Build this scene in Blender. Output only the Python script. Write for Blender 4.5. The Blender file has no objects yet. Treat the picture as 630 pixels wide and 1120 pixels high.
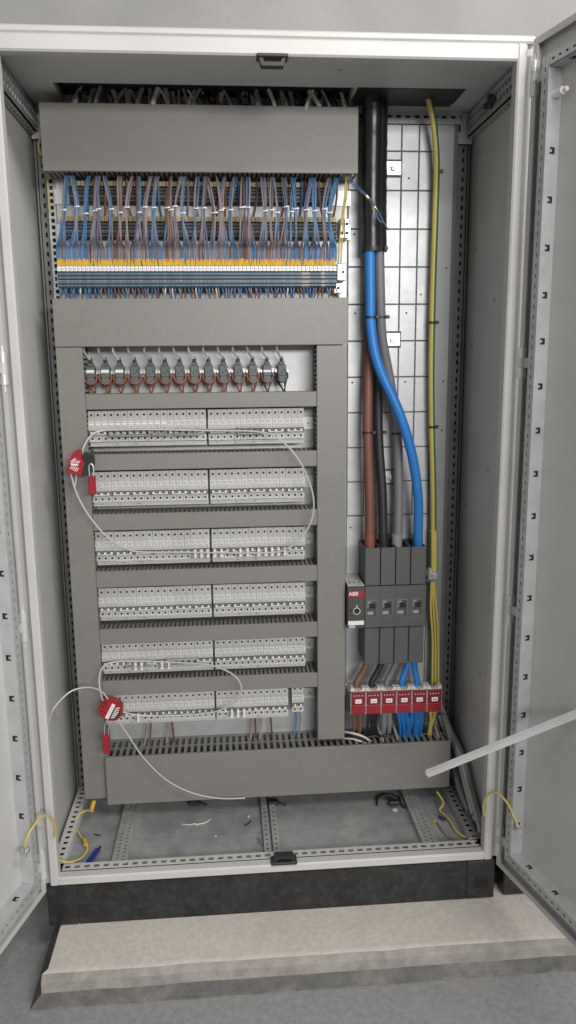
import bpy, bmesh, math, random
from math import radians, sin, cos, pi
from mathutils import Vector, Matrix
random.seed(7)
S = bpy.context.scene
COL = S.collection

# ------------------------------------------------------------------ camera
CAMP = Vector((-.0999, -1.8049, 1.4126))
YAW, PITCH, ROLL, FPX = .0782, -.1896, -.0103, 842.42
def cam_axes():
    cy, sy, cp, sp = cos(YAW), sin(YAW), cos(PITCH), sin(PITCH)
    F = Vector((sy*cp, cy*cp, sp)); Rt = Vector((cy, -sy, 0)); Up = Rt.cross(F)
    r = Rt*cos(ROLL) + Up*sin(ROLL); u = -Rt*sin(ROLL) + Up*cos(ROLL)
    return r, u, F
CR, CU, CF = cam_axes()
cd = bpy.data.cameras.new('camera'); cam = bpy.data.objects.new('camera', cd); COL.objects.link(cam)
m3 = Matrix((CR, CU, -CF)).transposed()
cam.matrix_world = Matrix.Translation(CAMP) @ m3.to_4x4()
cd.sensor_fit = 'VERTICAL'; cd.sensor_height = 36; cd.lens = FPX/1120*36
cd.clip_start = .05; cd.clip_end = 200
S.camera = cam
def W(x, y, Y):
    """survey helper: point at depth Y seen at photo position x, y"""
    d = CF + CR*(x-315)/FPX + CU*(560-y)/FPX
    return CAMP + d*((Y-CAMP.y)/d.y)
def WX(x, y, X):
    d = CF + CR*(x-315)/FPX + CU*(560-y)/FPX
    return CAMP + d*((X-CAMP.x)/d.x)
def WZ(x, y, Z):
    d = CF + CR*(x-315)/FPX + CU*(560-y)/FPX
    return CAMP + d*((Z-CAMP.z)/d.z)

# ------------------------------------------------------------------ world, lamps, exposure
w = bpy.data.worlds.new('World'); S.world = w; w.use_nodes = True
bg = w.node_tree.nodes['Background']; bg.inputs[0].default_value = (1, .99, .98, 1); bg.inputs[1].default_value = .25
def area(name, loc, target, sx, sy, power, col=(1, .98, .955)):
    l = bpy.data.lights.new(name, 'AREA'); l.shape = 'RECTANGLE'; l.size = sx; l.size_y = sy; l.energy = power; l.color = col
    o = bpy.data.objects.new(name, l); COL.objects.link(o); o.location = loc
    o.rotation_euler = (Vector(target)-Vector(loc)).to_track_quat('-Z', 'Y').to_euler(); return o
area('ceiling_lamp', (1.1, -1.5, 3.1), (.1, .1, .7), 1.5, .18, 44)
area('ceiling_lamp', (1.5, -5.2, 2.4), (0, .2, 1.1), 3.0, .7, 205)
S.view_settings.view_transform = 'Standard'; S.view_settings.look = 'None'
S.view_settings.exposure = 0; S.view_settings.gamma = 1; S.view_settings.use_curve_mapping = False
S.render.engine = 'CYCLES'

# ------------------------------------------------------------------ materials
MATS = {}
def mat(name, col, rough=.5, metal=0, var=.06, vscale=9., bump=0., bscale=300., rnd=.0, spec=.5, dirt=0., dirtcol=None, dscale=3., speck=0.):
    if name in MATS: return MATS[name]
    m = bpy.data.materials.new(name); m.use_nodes = True; nt = m.node_tree; N = nt.nodes; L = nt.links
    b = N['Principled BSDF']; b.inputs['Roughness'].default_value = rough; b.inputs['Metallic'].default_value = metal
    b.inputs['Specular IOR Level'].default_value = spec
    tc = N.new('ShaderNodeTexCoord')
    no = N.new('ShaderNodeTexNoise'); no.inputs['Scale'].default_value = vscale; no.inputs['Detail'].default_value = 6
    L.new(tc.outputs['Object'], no.inputs['Vector'])
    mr = N.new('ShaderNodeMapRange'); mr.inputs['From Min'].default_value = .3; mr.inputs['From Max'].default_value = .7
    mr.inputs['To Min'].default_value = 1-var; mr.inputs['To Max'].default_value = 1+var
    L.new(no.outputs['Fac'], mr.inputs['Value'])
    fac = mr.outputs['Result']
    if rnd:
        oi = N.new('ShaderNodeObjectInfo'); r2 = N.new('ShaderNodeMapRange')
        r2.inputs['To Min'].default_value = 1-rnd; r2.inputs['To Max'].default_value = 1+rnd
        L.new(oi.outputs['Random'], r2.inputs['Value'])
        mu = N.new('ShaderNodeMath'); mu.operation = 'MULTIPLY'; L.new(fac, mu.inputs[0]); L.new(r2.outputs['Result'], mu.inputs[1]); fac = mu.outputs[0]
    vm = N.new('ShaderNodeVectorMath'); vm.operation = 'SCALE'; vm.inputs[0].default_value = col
    L.new(fac, vm.inputs['Scale']); out = vm.outputs[0]
    if dirt:
        n2 = N.new('ShaderNodeTexNoise'); n2.inputs['Scale'].default_value = dscale; n2.inputs['Detail'].default_value = 9; n2.inputs['Roughness'].default_value = .65
        L.new(tc.outputs['Object'], n2.inputs['Vector'])
        cr = N.new('ShaderNodeMapRange'); cr.inputs['From Min'].default_value = .48; cr.inputs['From Max'].default_value = .68
        cr.inputs['To Min'].default_value = 0; cr.inputs['To Max'].default_value = dirt
        L.new(n2.outputs['Fac'], cr.inputs['Value'])
        mx = N.new('ShaderNodeMix'); mx.data_type = 'RGBA'
        L.new(cr.outputs['Result'], mx.inputs['Factor']); L.new(out, mx.inputs['A']); mx.inputs['B'].default_value = (*(dirtcol or (.1, .09, .08)), 1)
        out = mx.outputs['Result']
    if speck:
        n4 = N.new('ShaderNodeTexNoise'); n4.inputs['Scale'].default_value = 170; n4.inputs['Detail'].default_value = 3
        L.new(tc.outputs['Object'], n4.inputs['Vector'])
        c4 = N.new('ShaderNodeMapRange'); c4.inputs['From Min'].default_value = .62; c4.inputs['From Max'].default_value = .68; c4.inputs['To Max'].default_value = speck
        L.new(n4.outputs['Fac'], c4.inputs['Value'])
        m4 = N.new('ShaderNodeMix'); m4.data_type = 'RGBA'; L.new(c4.outputs['Result'], m4.inputs['Factor']); L.new(out, m4.inputs['A'])
        m4.inputs['B'].default_value = (col[0]*.35, col[1]*.34, col[2]*.33, 1); out = m4.outputs['Result']
    L.new(out, b.inputs['Base Color'])
    mr3 = N.new('ShaderNodeMapRange'); mr3.inputs['To Min'].default_value = max(.05, rough-.12); mr3.inputs['To Max'].default_value = min(1, rough+.12)
    L.new(no.outputs['Fac'], mr3.inputs['Value']); L.new(mr3.outputs['Result'], b.inputs['Roughness'])
    if bump:
        n3 = N.new('ShaderNodeTexNoise'); n3.inputs['Scale'].default_value = bscale; n3.inputs['Detail'].default_value = 4
        L.new(tc.outputs['Object'], n3.inputs['Vector'])
        bp = N.new('ShaderNodeBump'); bp.inputs['Strength'].default_value = bump; bp.inputs['Distance'].default_value = .002
        L.new(n3.outputs['Fac'], bp.inputs['Height']); L.new(bp.outputs[0], b.inputs['Normal'])
    MATS[name] = m; return m

PAINT = mat('light_grey_paint', (.555, .55, .532), .45, var=.03, bump=.12, bscale=420, dirt=.08, dirtcol=(.3, .28, .25), dscale=5)
PAINT_IN = mat('grey_inner_panel', (.47, .465, .445), .55, var=.05, vscale=240, bump=.2, bscale=300, dirt=.1, dirtcol=(.25, .24, .22), dscale=4)
GALV = mat('galvanised_sheet', (.50, .51, .52), .42, metal=.32, var=.07, vscale=26, bump=.08, bscale=60)
GROOVE = mat('plate_groove_shadow', (.15, .15, .15), .6, var=.1)  # dark backing colour, stands for shadow in the gaps between plate panels
ZINC = mat('zinc_steel', (.55, .56, .56), .38, metal=.75, var=.1, vscale=30, bump=.05, bscale=90)
RAILG = mat('pre_galvanised_rail', (.47, .48, .47), .45, metal=.5, var=.12, vscale=25)
POSTM = mat('dull_post_steel', (.19, .195, .19), .5, metal=.3, var=.12, vscale=25)
STRIPM = mat('dull_plate_edge', (.33, .345, .345), .5, metal=.3, var=.08, vscale=12)
TAG2 = mat('aged_marker', (.45, .36, .16), .5, var=.1, rnd=.25)
LEAD = mat('pale_lead', (.46, .455, .44), .45, var=.06, rnd=.15)
BARM = mat('bright_zinc_bar', (.72, .735, .74), .32, metal=.4, var=.05, vscale=18)
FLOORP = mat('dusty_floor_sheet', (.33, .345, .355), .42, metal=.3, var=.18, vscale=18, dirt=.85, dirtcol=(.50, .485, .46), dscale=6, bump=.1, bscale=50)
DUCT = mat('stone_grey_pvc', (.205, .197, .182), .42, var=.05, vscale=160, bump=.12, bscale=420, rnd=.03, dirt=.12, dirtcol=(.27, .26, .245), dscale=8)
DARK = mat('dark_marks_and_shade', (.012, .012, .012), .8, var=.1)  # near-black for dark marks and for shade painted into slots, seams and hollows
BLACK = mat('black_plastic', (.02, .02, .021), .45, var=.15, bump=.05)
PLINTH = mat('black_plinth_steel', (.020, .020, .021), .38, var=.3, vscale=14, dirt=.14, dirtcol=(.16, .155, .15), dscale=55, bump=.1, bscale=120)
BRK = mat('pale_breaker_plastic', (.54, .535, .515), .45, var=.05, vscale=30, rnd=.04)
BRKTAG = mat('breaker_print_field', (.66, .655, .635), .45, var=.05)
DTERM = mat('dark_terminal', (.07, .07, .068), .5, var=.08, rnd=.2)
SLOTM = mat('toggle_recess', (.09, .088, .085), .6, var=.1)
BRK2 = mat('mid_breaker_plastic', (.30, .295, .285), .45, var=.05)
WHITE = mat('white_plastic', (.78, .77, .74), .4, var=.03)
PRINT = mat('grey_print', (.25, .25, .25), .6, var=.1)
SLATE = mat('blue_grey_terminal', (.10, .155, .21), .45, var=.05, rnd=.14)
BEIGE = mat('beige_terminal', (.34, .33, .30), .45, var=.05, rnd=.12)
TBLUE = mat('blue_terminal', (.06, .11, .18), .45, var=.05, rnd=.12)
YEL = mat('yellow_sleeve', (.62, .39, .04), .45, var=.06, rnd=.12)
SWG = mat('dark_grey_switch', (.085, .086, .086), .48, var=.05, bump=.06, bscale=400)
SWG2 = mat('charcoal_switch', (.055, .055, .056), .5, var=.05)
CONN = mat('grey_connector', (.10, .105, .107), .5, var=.06, rnd=.08)
RED = mat('red_plastic', (.33, .016, .026), .35, var=.06, rnd=.05)
DRED = mat('dark_red_cover', (.20, .012, .02), .25, var=.1)
CREAM = mat('cream_plastic', (.62, .58, .53), .45, var=.04)
BLUEC = mat('blue_cable', (.018, .185, .54), .45, var=.05)
BROWNC = mat('brown_cable', (.185, .070, .05), .5, var=.08)
GREYC = mat('grey_cable', (.17, .17, .175), .5, var=.06)
BLACKC = mat('black_cable', (.02, .02, .022), .5, var=.12)
SLEEVE = mat('black_heat_shrink', (.014, .014, .015), .33, var=.15, bump=.15, bscale=45)
PEY = mat('earth_yellow', (.60, .475, .11), .45, var=.06)
PEG = mat('earth_green', (.055, .17, .05), .45, var=.06)
STEELW = mat('sheathed_steel_wire', (.52, .515, .49), .35, metal=.1, var=.05)
WBLUE = mat('wire_blue', (.075, .175, .33), .45, var=.06, rnd=.3)
WVIO = mat('wire_grey_violet', (.23, .19, .205), .5, var=.06, rnd=.25)
WBRN = mat('wire_brown', (.17, .08, .06), .5, var=.06, rnd=.3)
WORG = mat('wire_red_brown', (.27, .09, .052), .5, var=.06, rnd=.15)
WWHT = mat('wire_white', (.62, .61, .58), .45, var=.05, rnd=.1)
WGRY = mat('wire_grey', (.26, .26, .26), .5, var=.05, rnd=.2)
BRASS = mat('brass', (.65, .42, .12), .35, metal=.8)
CLEAR = mat('smoky_clear_plastic', (.36, .355, .35), .15, var=.05)
BLUEP = mat('blue_marker', (.02, .03, .22), .4)
# concrete
SLAB = mat('plinth_concrete', (.53, .495, .445), .85, var=.09, vscale=70, bump=.4, bscale=200, dirt=.28, dirtcol=(.36, .34, .312), dscale=6, speck=.22)
WORN = mat('worn_concrete_edge', (.32, .30, .272), .85, var=.2, vscale=26, bump=.6, bscale=110, dirt=.6, dirtcol=(.22, .21, .195), dscale=9, speck=.3)
KERB = mat('scuffed_painted_concrete', (.14, .136, .13), .75, var=.2, vscale=30, bump=.35, bscale=70, dirt=.4, dirtcol=(.36, .34, .31), dscale=9, speck=.5)
FLOORM = mat('grey_floor_paint', (.285, .285, .288), .55, var=.12, vscale=60, bump=.18, bscale=140, dirt=.35, dirtcol=(.37, .367, .355), dscale=5, speck=.5)
WALLM = mat('bare_concrete_wall', (.335, .33, .325), .85, var=.10, vscale=4, bump=.4, bscale=60, dirt=.35, dirtcol=(.27, .262, .258), dscale=3, speck=.1)

# ------------------------------------------------------------------ mesh builder
class MB:
    def __init__(s): s.v = []; s.f = []; s.m = []
    def add(s, vs, fs, m=0):
        o = len(s.v); s.v += [tuple(q) for q in vs]; s.f += [tuple(i+o for i in f) for f in fs]; s.m += [m]*len(fs); return s
    def box(s, x0, x1, y0, y1, z0, z1, m=0):
        return s.obox((x0, y0, z0), (x1-x0, 0, 0), (0, y1-y0, 0), (0, 0, z1-z0), m)
    def obox(s, o, a, b, c, m=0):
        o, a, b, c = map(Vector, (o, a, b, c))
        P = [o, o+a, o+a+b, o+b, o+c, o+a+c, o+a+b+c, o+b+c]
        return s.add(P, [(0, 3, 2, 1), (4, 5, 6, 7), (0, 1, 5, 4), (1, 2, 6, 5), (2, 3, 7, 6), (3, 0, 4, 7)], m)
    def cbox(s, x0, x1, y0, y1, z0, z1, c=.002, m=0):
        lo, hi = (x0, y0, z0), (x1, y1, z1); V = []; idx = {}
        for i in (0, 1):
            for j in (0, 1):
                for k in (0, 1):
                    e = (i, j, k)
                    for ax in range(3):
                        p = [0, 0, 0]
                        for d in range(3):
                            base = (lo, hi)[e[d]][d]
                            p[d] = base if d == ax else base + (c if e[d] == 0 else -c)
                        idx[(e, ax)] = len(V); V.append(p)
        F = []
        for ax in range(3):
            a, b = [(1, 2), (2, 0), (0, 1)][ax]
            for sd in (0, 1):
                q = []
                for (p1, p2) in ((0, 0), (1, 0), (1, 1), (0, 1)):
                    e = [0, 0, 0]; e[ax] = sd; e[a] = p1; e[b] = p2; q.append(idx[(tuple(e), ax)])
                F.append(q)
        for ax in range(3):
            a, b = [(1, 2), (2, 0), (0, 1)][ax]
            for sa in (0, 1):
                for sb in (0, 1):
                    e0 = [0]*3; e0[a] = sa; e0[b] = sb; e1 = list(e0); e1[ax] = 1; e0, e1 = tuple(e0), tuple(e1)
                    F.append((idx[(e0, a)], idx[(e1, a)], idx[(e1, b)], idx[(e0, b)]))
        for i in (0, 1):
            for j in (0, 1):
                for k in (0, 1): F.append([idx[((i, j, k), ax)] for ax in range(3)])
        return s.add(V, F, m)
    def prism(s, poly, x0, x1, m=0):          # poly in (y, z), extruded along x
        n = len(poly); V = [(x0, p[0], p[1]) for p in poly] + [(x1, p[0], p[1]) for p in poly]
        F = [tuple(range(n)), tuple(range(2*n-1, n-1, -1))] + [(i, (i+1) % n, n+(i+1) % n, n+i) for i in range(n)]
        return s.add(V, F, m)
    def plate(s, poly, y0, y1, m=0):          # poly in (x, z), thick along y
        n = len(poly); V = [(p[0], y0, p[1]) for p in poly] + [(p[0], y1, p[1]) for p in poly]
        F = [tuple(range(n)), tuple(range(2*n-1, n-1, -1))] + [(i, (i+1) % n, n+(i+1) % n, n+i) for i in range(n)]
        return s.add(V, F, m)
    def cyl(s, c, d, r, h, seg=12, m=0, r2=None):
        c = Vector(c); d = Vector(d).normalized(); r2 = r if r2 is None else r2
        a = d.orthogonal().normalized(); b = d.cross(a)
        V = [c + (a*cos(2*pi*i/seg)+b*sin(2*pi*i/seg))*r for i in range(seg)] + [c+d*h + (a*cos(2*pi*i/seg)+b*sin(2*pi*i/seg))*r2 for i in range(seg)]
        F = [tuple(range(seg)), tuple(range(2*seg-1, seg-1, -1))] + [(i, (i+1) % seg, seg+(i+1) % seg, seg+i) for i in range(seg)]
        return s.add(V, F, m)
    def tube(s, pts, r, seg=8, m=0, stripe=None, closed=False):
        pts = [Vector(p) for p in pts]; n = len(pts); rr = r if isinstance(r, (list, tuple)) else [r]*n
        t0 = (pts[1]-pts[0]).normalized(); a = t0.orthogonal().normalized(); rings = []
        for i in range(n):
            t = (pts[min(i+1, n-1)]-pts[max(i-1, 0)])
            t = t.normalized() if t.length > 1e-9 else t0
            a = (a - t*a.dot(t)); a = a.normalized() if a.length > 1e-6 else t.orthogonal().normalized()
            b = t.cross(a); rings.append([pts[i] + (a*cos(2*pi*k/seg)+b*sin(2*pi*k/seg))*rr[i] for k in range(seg)])
        o = len(s.v)
        for R_ in rings: s.v += [tuple(q) for q in R_]
        for i in range(n-1):
            for k in range(seg):
                s.f.append((o+i*seg+k, o+i*seg+(k+1) % seg, o+(i+1)*seg+(k+1) % seg, o+(i+1)*seg+k))
                s.m.append(1 if stripe and k in stripe else m)
        s.f.append(tuple(o+k for k in range(seg))); s.m.append(m); s.f.append(tuple(o+(n-1)*seg+k for k in reversed(range(seg)))); s.m.append(m)
        return s
    def slots(s, o, l, wd, nn, L, Wd, th, pitch, slen, swid, m=0, off=None, rows=1):
        """perforated strip: origin, length dir, width dir, normal; solid edges with bridges between the holes"""
        o, l, wd, nn = Vector(o), Vector(l).normalized(), Vector(wd).normalized(), Vector(nn).normalized()
        edge = (Wd-swid*rows)/(rows+1)
        for q in range(rows+1): s.obox(o+wd*(q*(edge+swid)), l*L, wd*edge, nn*th, m)
        for q in range(rows):
            y = edge + q*(edge+swid); x = 0.; first = (off if off is not None else (pitch-slen)/2)
            cur = 0.; p = first + (pitch*.5 if q % 2 else 0)
            while p < L:
                s.obox(o+wd*y+l*cur, l*(p-cur), wd*swid, nn*(th*.985), m); cur = min(p+slen, L); p += pitch
            if cur < L: s.obox(o+wd*y+l*cur, l*(L-cur), wd*swid, nn*(th*.985), m)
        return s
def spline(P, n=8):
    P = [Vector(p) for p in P]; out = []
    Q = [P[0]*2-P[1]] + P + [P[-1]*2-P[-2]]
    for i in range(1, len(Q)-2):
        for k in range(n):
            t = k/n; a, b, c, d = Q[i-1], Q[i], Q[i+1], Q[i+2]
            out.append(.5*((2*b)+(c-a)*t+(2*a-5*b+4*c-d)*t*t+(3*b-a-3*c+d)*t**3))
    out.append(P[-1]); return out
def arc(c, r, a0, a1, n): return [(c[0]+r*cos(a0+(a1-a0)*i/n), c[1]+r*sin(a0+(a1-a0)*i/n)) for i in range(n+1)]

ROOTLOC = {}
def build(name, mb, mats, parent=None, local=False, smooth=True, origin=None):
    """link ONE mesh object; vertices are world positions unless local=True"""
    if not isinstance(mats, (list, tuple)): mats = [mats]
    off = Vector((0, 0, 0))
    if parent is not None and not local: off = ROOTLOC.get(parent.name, Vector((0, 0, 0)))
    if origin is not None: off = Vector(origin)
    me = bpy.data.meshes.new(name); me.from_pydata([Vector(v)-off for v in mb.v], [], mb.f)
    for m in mats: me.materials.append(m)
    for p, k in zip(me.polygons, mb.m): p.material_index = k
    bm = bmesh.new(); bm.from_mesh(me); bmesh.ops.recalc_face_normals(bm, faces=bm.faces); bm.to_mesh(me); bm.free()
    if smooth: me.shade_smooth(); me.set_sharp_from_angle(angle=radians(35))
    o = bpy.data.objects.new(name, me); COL.objects.link(o)
    if parent is not None: o.parent = parent
    if origin is not None: o.location = off
    ROOTLOC[o.name] = off if parent is None else ROOTLOC.get(parent.name, Vector((0, 0, 0)))
    return o
def tag(o, label, cat, group=None):
    o['label'] = label; o['category'] = cat
    if group: o['group'] = group
    return o
def thing(name, label, cat, loc=(0, 0, 0), group=None):
    o = bpy.data.objects.new(name, None); COL.objects.link(o); o.location = loc; o.empty_display_size = .05
    ROOTLOC[o.name] = Vector(loc); return tag(o, label, cat, group)
def single(name, mb, mats, label, cat, group=None, origin=None):
    if origin is None:
        xs = [v[0] for v in mb.v]; ys = [v[1] for v in mb.v]; zs = [v[2] for v in mb.v]
        origin = ((min(xs)+max(xs))/2, (min(ys)+max(ys))/2, min(zs))
    return tag(build(name, mb, mats, origin=origin), label, cat, group)
def struct(name, mb, mats):
    o = build(name, mb, mats); o['kind'] = 'structure'; return o
def dup(root, loc, label=None, group=None):
    r = root.copy(); COL.objects.link(r); r.location = loc
    if label: r['label'] = label
    if group: r['group'] = group
    for ch in list(root.children):
        c = ch.copy(); COL.objects.link(c); c.parent = r
        for g in list(ch.children):
            d = g.copy(); COL.objects.link(d); d.parent = c
    return r
ORD = 'first second third fourth fifth sixth seventh eighth ninth tenth eleventh twelfth thirteenth fourteenth fifteenth'.split()

# ------------------------------------------------------------------ setting
FZ, SZ = -.10, -.018
m = MB(); m.box(-6, 6, -8, 2, FZ-.1, FZ); struct('floor', m, FLOORM)
m = MB(); m.box(-6, 6, .58, .8, FZ-.001, 3.6); struct('wall', m, WALLM)
# concrete housekeeping pad with a worn, chamfered front edge
m = MB()
prof_t = [(.579, SZ), (.579, FZ+.0005), (-.174, FZ+.0005), (-.168, -.060), (-.166, -.034), (-.152, SZ-.003), (-.14, SZ)]
N_ = 40; x0, x1 = -.575, 2.2; rows = []
rj = random.Random(3)
for i in range(N_+1):
    x = x0+(x1-x0)*i/N_; j = rj.uniform(-.002, .002)
    rows.append([(x + (.0 if z < -.02 else .012 if i == 0 else 0) - (.03 if i == 0 and z < -.09 else 0), y+(j if y < -.1 else 0), z+(rj.uniform(-.0015, .0005) if SZ-.01 < z < SZ-.001 else 0)) for y, z in prof_t])
n = len(prof_t); V = [p for r_ in rows for p in r_]; F = []; MI = []
for i in range(N_):
    for k in range(n):
        k2 = (k+1) % n; F.append((i*n+k, i*n+k2, (i+1)*n+k2, (i+1)*n+k)); MI.append(1 if k == 2 else 2 if k in (3, 4) else 0)
F += [tuple(range(n)), tuple(N_*n+k for k in reversed(range(n)))]; MI += [1, 1]
m.v = V; m.f = F; m.m = MI
struct('concrete_pad', m, [SLAB, KERB, WORN])
m = MB(); m.tube([(x, -.172+.002*sin(x*37), FZ+.001) for x in [x0+.02+i*.05 for i in range(45)]], .003, 5); struct('floor_joint', m, KERB)

# ------------------------------------------------------------------ cabinet
HW, Z0, Z1, DB = .60, .10, 2.10, .50
cab = thing('switch_cabinet', 'light grey steel electrical cabinet standing open on a black plinth', 'cabinet', (0, .25, Z0))
m = MB(); m.box(-HW, -HW+.003, .02, DB, Z0, Z1)
build('side_panel', m, PAINT, cab)
m = MB(); m.box(HW-.003, HW, .02, DB, Z0, Z1)
for (y, z) in ((.37, 1.97), (.37, 1.72), (.37, 1.46), (.37, 1.0), (.37, .78), (.12, 1.98), (.2, 1.57), (.2, 1.13), (.2, .55)):
    m.cyl((HW-.0032, y, z), (-1, 0, 0), .006, .0012, 10, 1)
build('side_panel', m, [PAINT, RAILG], cab)
m = MB(); m.box(-HW+.004, HW-.004, DB-.003, DB, Z0, Z1); build('back_panel', m, PAINT_IN, cab)
# roof with two cut-outs
rz0, rz1 = 2.08, 2.1
m = MB()
xs = [-HW+.0035, -.495, .237, .250, .512, HW-.0035]
m.box(xs[0], xs[5], .03, .236, rz0, rz1)
m.box(xs[0], xs[5], .372, DB-.004, rz0, rz1)
m.box(xs[0], xs[1], .236, .372, rz0, rz1); m.box(xs[2], xs[3], .236, .372, rz0, rz1); m.box(xs[4], xs[5], .236, .372, rz0, rz1)
m.cbox(-HW-.002, HW+.002, .004, DB+.003, 2.1005, 2.117, .004)
m.cyl((.18, .12, rz0), (0, 0, -1), .006, .004, 10, 1)
build('roof', m, [PAINT, ZINC], cab)
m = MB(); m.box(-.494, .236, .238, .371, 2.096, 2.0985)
build('cable_entry_shade', m, DARK, cab)  # near-black plate capping the left opening, painted as the darkness above
m = MB(); m.box(.243, .514, .232, .338, 2.0785, 2.0797); m.box(.251, .511, .238, .370, 2.081, 2.0985)
build('cable_entry_plate', m, BLACK, cab)
# front frame
m = MB()
A, B, zb, zt = .5815, .559, Z0, Z1
m.cbox(-A, -B, 0, .035, zb, zt, .004); m.cbox(B, A, 0, .035, zb, zt, .004)
m.cbox(-B-.004, B+.004, .0006, .034, zt-.036, zt-.0005, .004)
m.cbox(-B-.004, B+.004, .0006, .03, zb+.0005, zb+.024, .004)
m.box(-HW, -A+.003, .018, .03, zb, zt); m.box(A-.003, HW, .018, .03, zb, zt)
m.box(-A+.003, A-.003, .022, .03, zt-.002, zt+.001)
build('front_frame', m, PAINT, cab)
m = MB()
m.slots((-B+.002, .0345, zb+.0205), (1, 0, 0), (0, 1, 0), (0, 0, 1), 2*B-.004, .026, .0018, .025, .014, .013)
build('sill_rail', m, PAINT, cab)
m = MB(); m.box(-B+.003, B-.003, .033, .055, zb+.008, zb+.0115); build('sill_slot_shade', m, DARK, cab)  # dark strip under the sill slots, shade put in as colour
# rear posts
for sx in (-1, 1):
    m = MB(); x = .572*sx
    m.slots((x-.011, .428, Z0), (0, 0, 1), (1, 0, 0), (0, 1, 0), 1.96, .022, .003, .025, .012, .0055)
    m.box(min(x-.012*sx, x-.016*sx), max(x-.012*sx, x-.016*sx), .424, .478, Z0, 2.06)
    m.box(min(x+.013*sx, x+.017*sx), max(x+.013*sx, x+.017*sx), .424, .478, Z0, 2.06)
    m.box(x-.0115, x+.0115, .445, .452, Z0, 2.06, 1)
    build('corner_post', m, [POSTM, DARK], cab)
# depth rails, roof and floor
for sx in (-1, 1):
    x = .575*sx
    m = MB(); m.slots((x, .04, 2.018), (0, 1, 0), (0, 0, 1), (-sx, 0, 0), .40, .052, .003, .0225, .012, .010, rows=2)
    m.box(min(x, x+.018*sx), max(x, x+.018*sx), .04, .44, 2.066, 2.071); m.box(min(x+.004*sx, x+.008*sx), max(x+.004*sx, x+.008*sx), .04, .44, 2.018, 2.07, 1)
    m.slots((x+.004*sx, .04, 2.012), (0, 1, 0), (sx, 0, 0), (0, 0, 1), .40, .016, .003, .025, .011, .007)
    build('roof_depth_rail', m, [RAILG, DARK], cab)
    m = MB(); xa = .537 if sx > 0 else -.585
    m.slots((xa, .058, .126), (0, 1, 0), (1, 0, 0), (0, 0, 1), .40, .048 if sx > 0 else .032, .003, .025, .014, .011, rows=2 if sx > 0 else 1)
    m.box(xa+.001, xa+(.047 if sx > 0 else .031), .058, .458, .112, .118, 1)
    m.box(xa, xa+.002, .058, .458, .106, .126); e = xa+(.046 if sx > 0 else .030); m.box(e, e+.002, .058, .458, .106, .126)
    build('floor_depth_rail', m, [RAILG if sx > 0 else PAINT, DARK], cab)
# rear top rails
m = MB()
m.slots((-.555, .398, 2.046), (1, 0, 0), (0, 0, 1), (0, 1, 0), 1.11, .036, .003, .025, .013, .007)
m.box(-.555, .555, .4045, .4065, 2.03, 2.0795, 1)
build('roof_cross_rail', m, [RAILG, DARK], cab)
m = MB(); m.box(-.59, .59, .410, .413, 2.0, 2.079); build('roof_apron', m, PAINT_IN, cab)
# floor plates
for (a, b, y0, y1) in ((-.59, .59, .05, .178), (-.59, .59, .181, .31), (-.59, .59, .313, .495)):
    m = MB(); m.box(a, b, y0, y1, .1005, .1045); build('floor_plate', m, FLOORP, cab)
m = MB(); m.box(-.59, .59, .052, .49, .099, .1003); build('floor_underlay', m, DARK, cab)
for xc, wd in ((-.413, .042), (.429, .042)):
    m = MB(); m.slots((xc-wd/2, .052, .117), (0, 1, 0), (1, 0, 0), (0, 0, 1), .40, wd, .003, .016, .007, .006, rows=2)
    m.box(xc-wd/2+.001, xc+wd/2-.001, .053, .45, .108, .110, 1)
    m.box(xc-wd/2, xc-wd/2+.002, .052, .45, .105, .117); m.box(xc+wd/2-.002, xc+wd/2, .052, .45, .105, .117)
    build('floor_rail', m, [RAILG, DARK], cab)
for xc in (-.017, .008):
    m = MB(); m.slots((xc-.009, .052, .113), (0, 1, 0), (1, 0, 0), (0, 0, 1), .40, .018, .0025, .022, .008, .006)
    m.box(xc-.008, xc+.008, .053, .45, .1055, .107, 1)
    build('floor_rail', m, [RAILG, DARK], cab)
# plinth
m = MB()
m.cbox(-.592, -.515, .004, .05, SZ+.0005, .097, .003); m.cbox(.515, .592, .004, .05, SZ+.0005, .097, .003)
m.box(-.514, .514, .007, .02, SZ+.0005, .0965)
m.box(-.590, -.585, .05, .5, SZ+.0005, .097); m.box(.585, .590, .05, .5, SZ+.0005, .097); m.box(-.58, .58, .49, .5, SZ+.0005, .097)
for (x, z) in ((-.50, .03), (.50, .04), (.47, .045)): m.cyl((x, .007, z), (0, -1, 0), .004, .001, 8, 1)
for k in range(7): m.box(.536, .574, .0025, .0042, .018+k*.005, .0205+k*.005, 1)
build('plinth', m, [PLINTH, BLACK], cab)
m = MB(); m.cbox(.62, .70, .01, .5, SZ+.0005, .097, .003); m.box(.592, .62, .06, .5, SZ+.0005, .02)
single('plinth_block', m, PLINTH, 'short black plinth end standing right of the cabinet behind the door', 'plinth block')
m = MB(); m.cbox(.560, .5715, .17, .235, 2.034, 2.046, .002); m.cbox(.558, .570, .19, .20, 2.024, 2.058, .002)
build('rail_clip', m, BLACK, cab)
# latch keepers
for (px, py, up) in ((297, 65, 1), (310, 936, -1)):
    m = MB(); c = W(px, py, .03); zc = 2.064 if up > 0 else .128; s_ = -1 if up > 0 else 1
    m.cbox(c.x-.034, c.x+.034, -.004, .03, zc-.004, zc+.004, .002)
    poly = [(c.x-.030, zc), (c.x-.024, zc+s_*.020), (c.x+.024, zc+s_*.020), (c.x+.030, zc), (c.x+.022, zc), (c.x+.018, zc+s_*.012), (c.x-.018, zc+s_*.012), (c.x-.022, zc)]
    m.plate(poly, .0, .022)
    build('latch_keeper', m, BLACK, cab)
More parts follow.
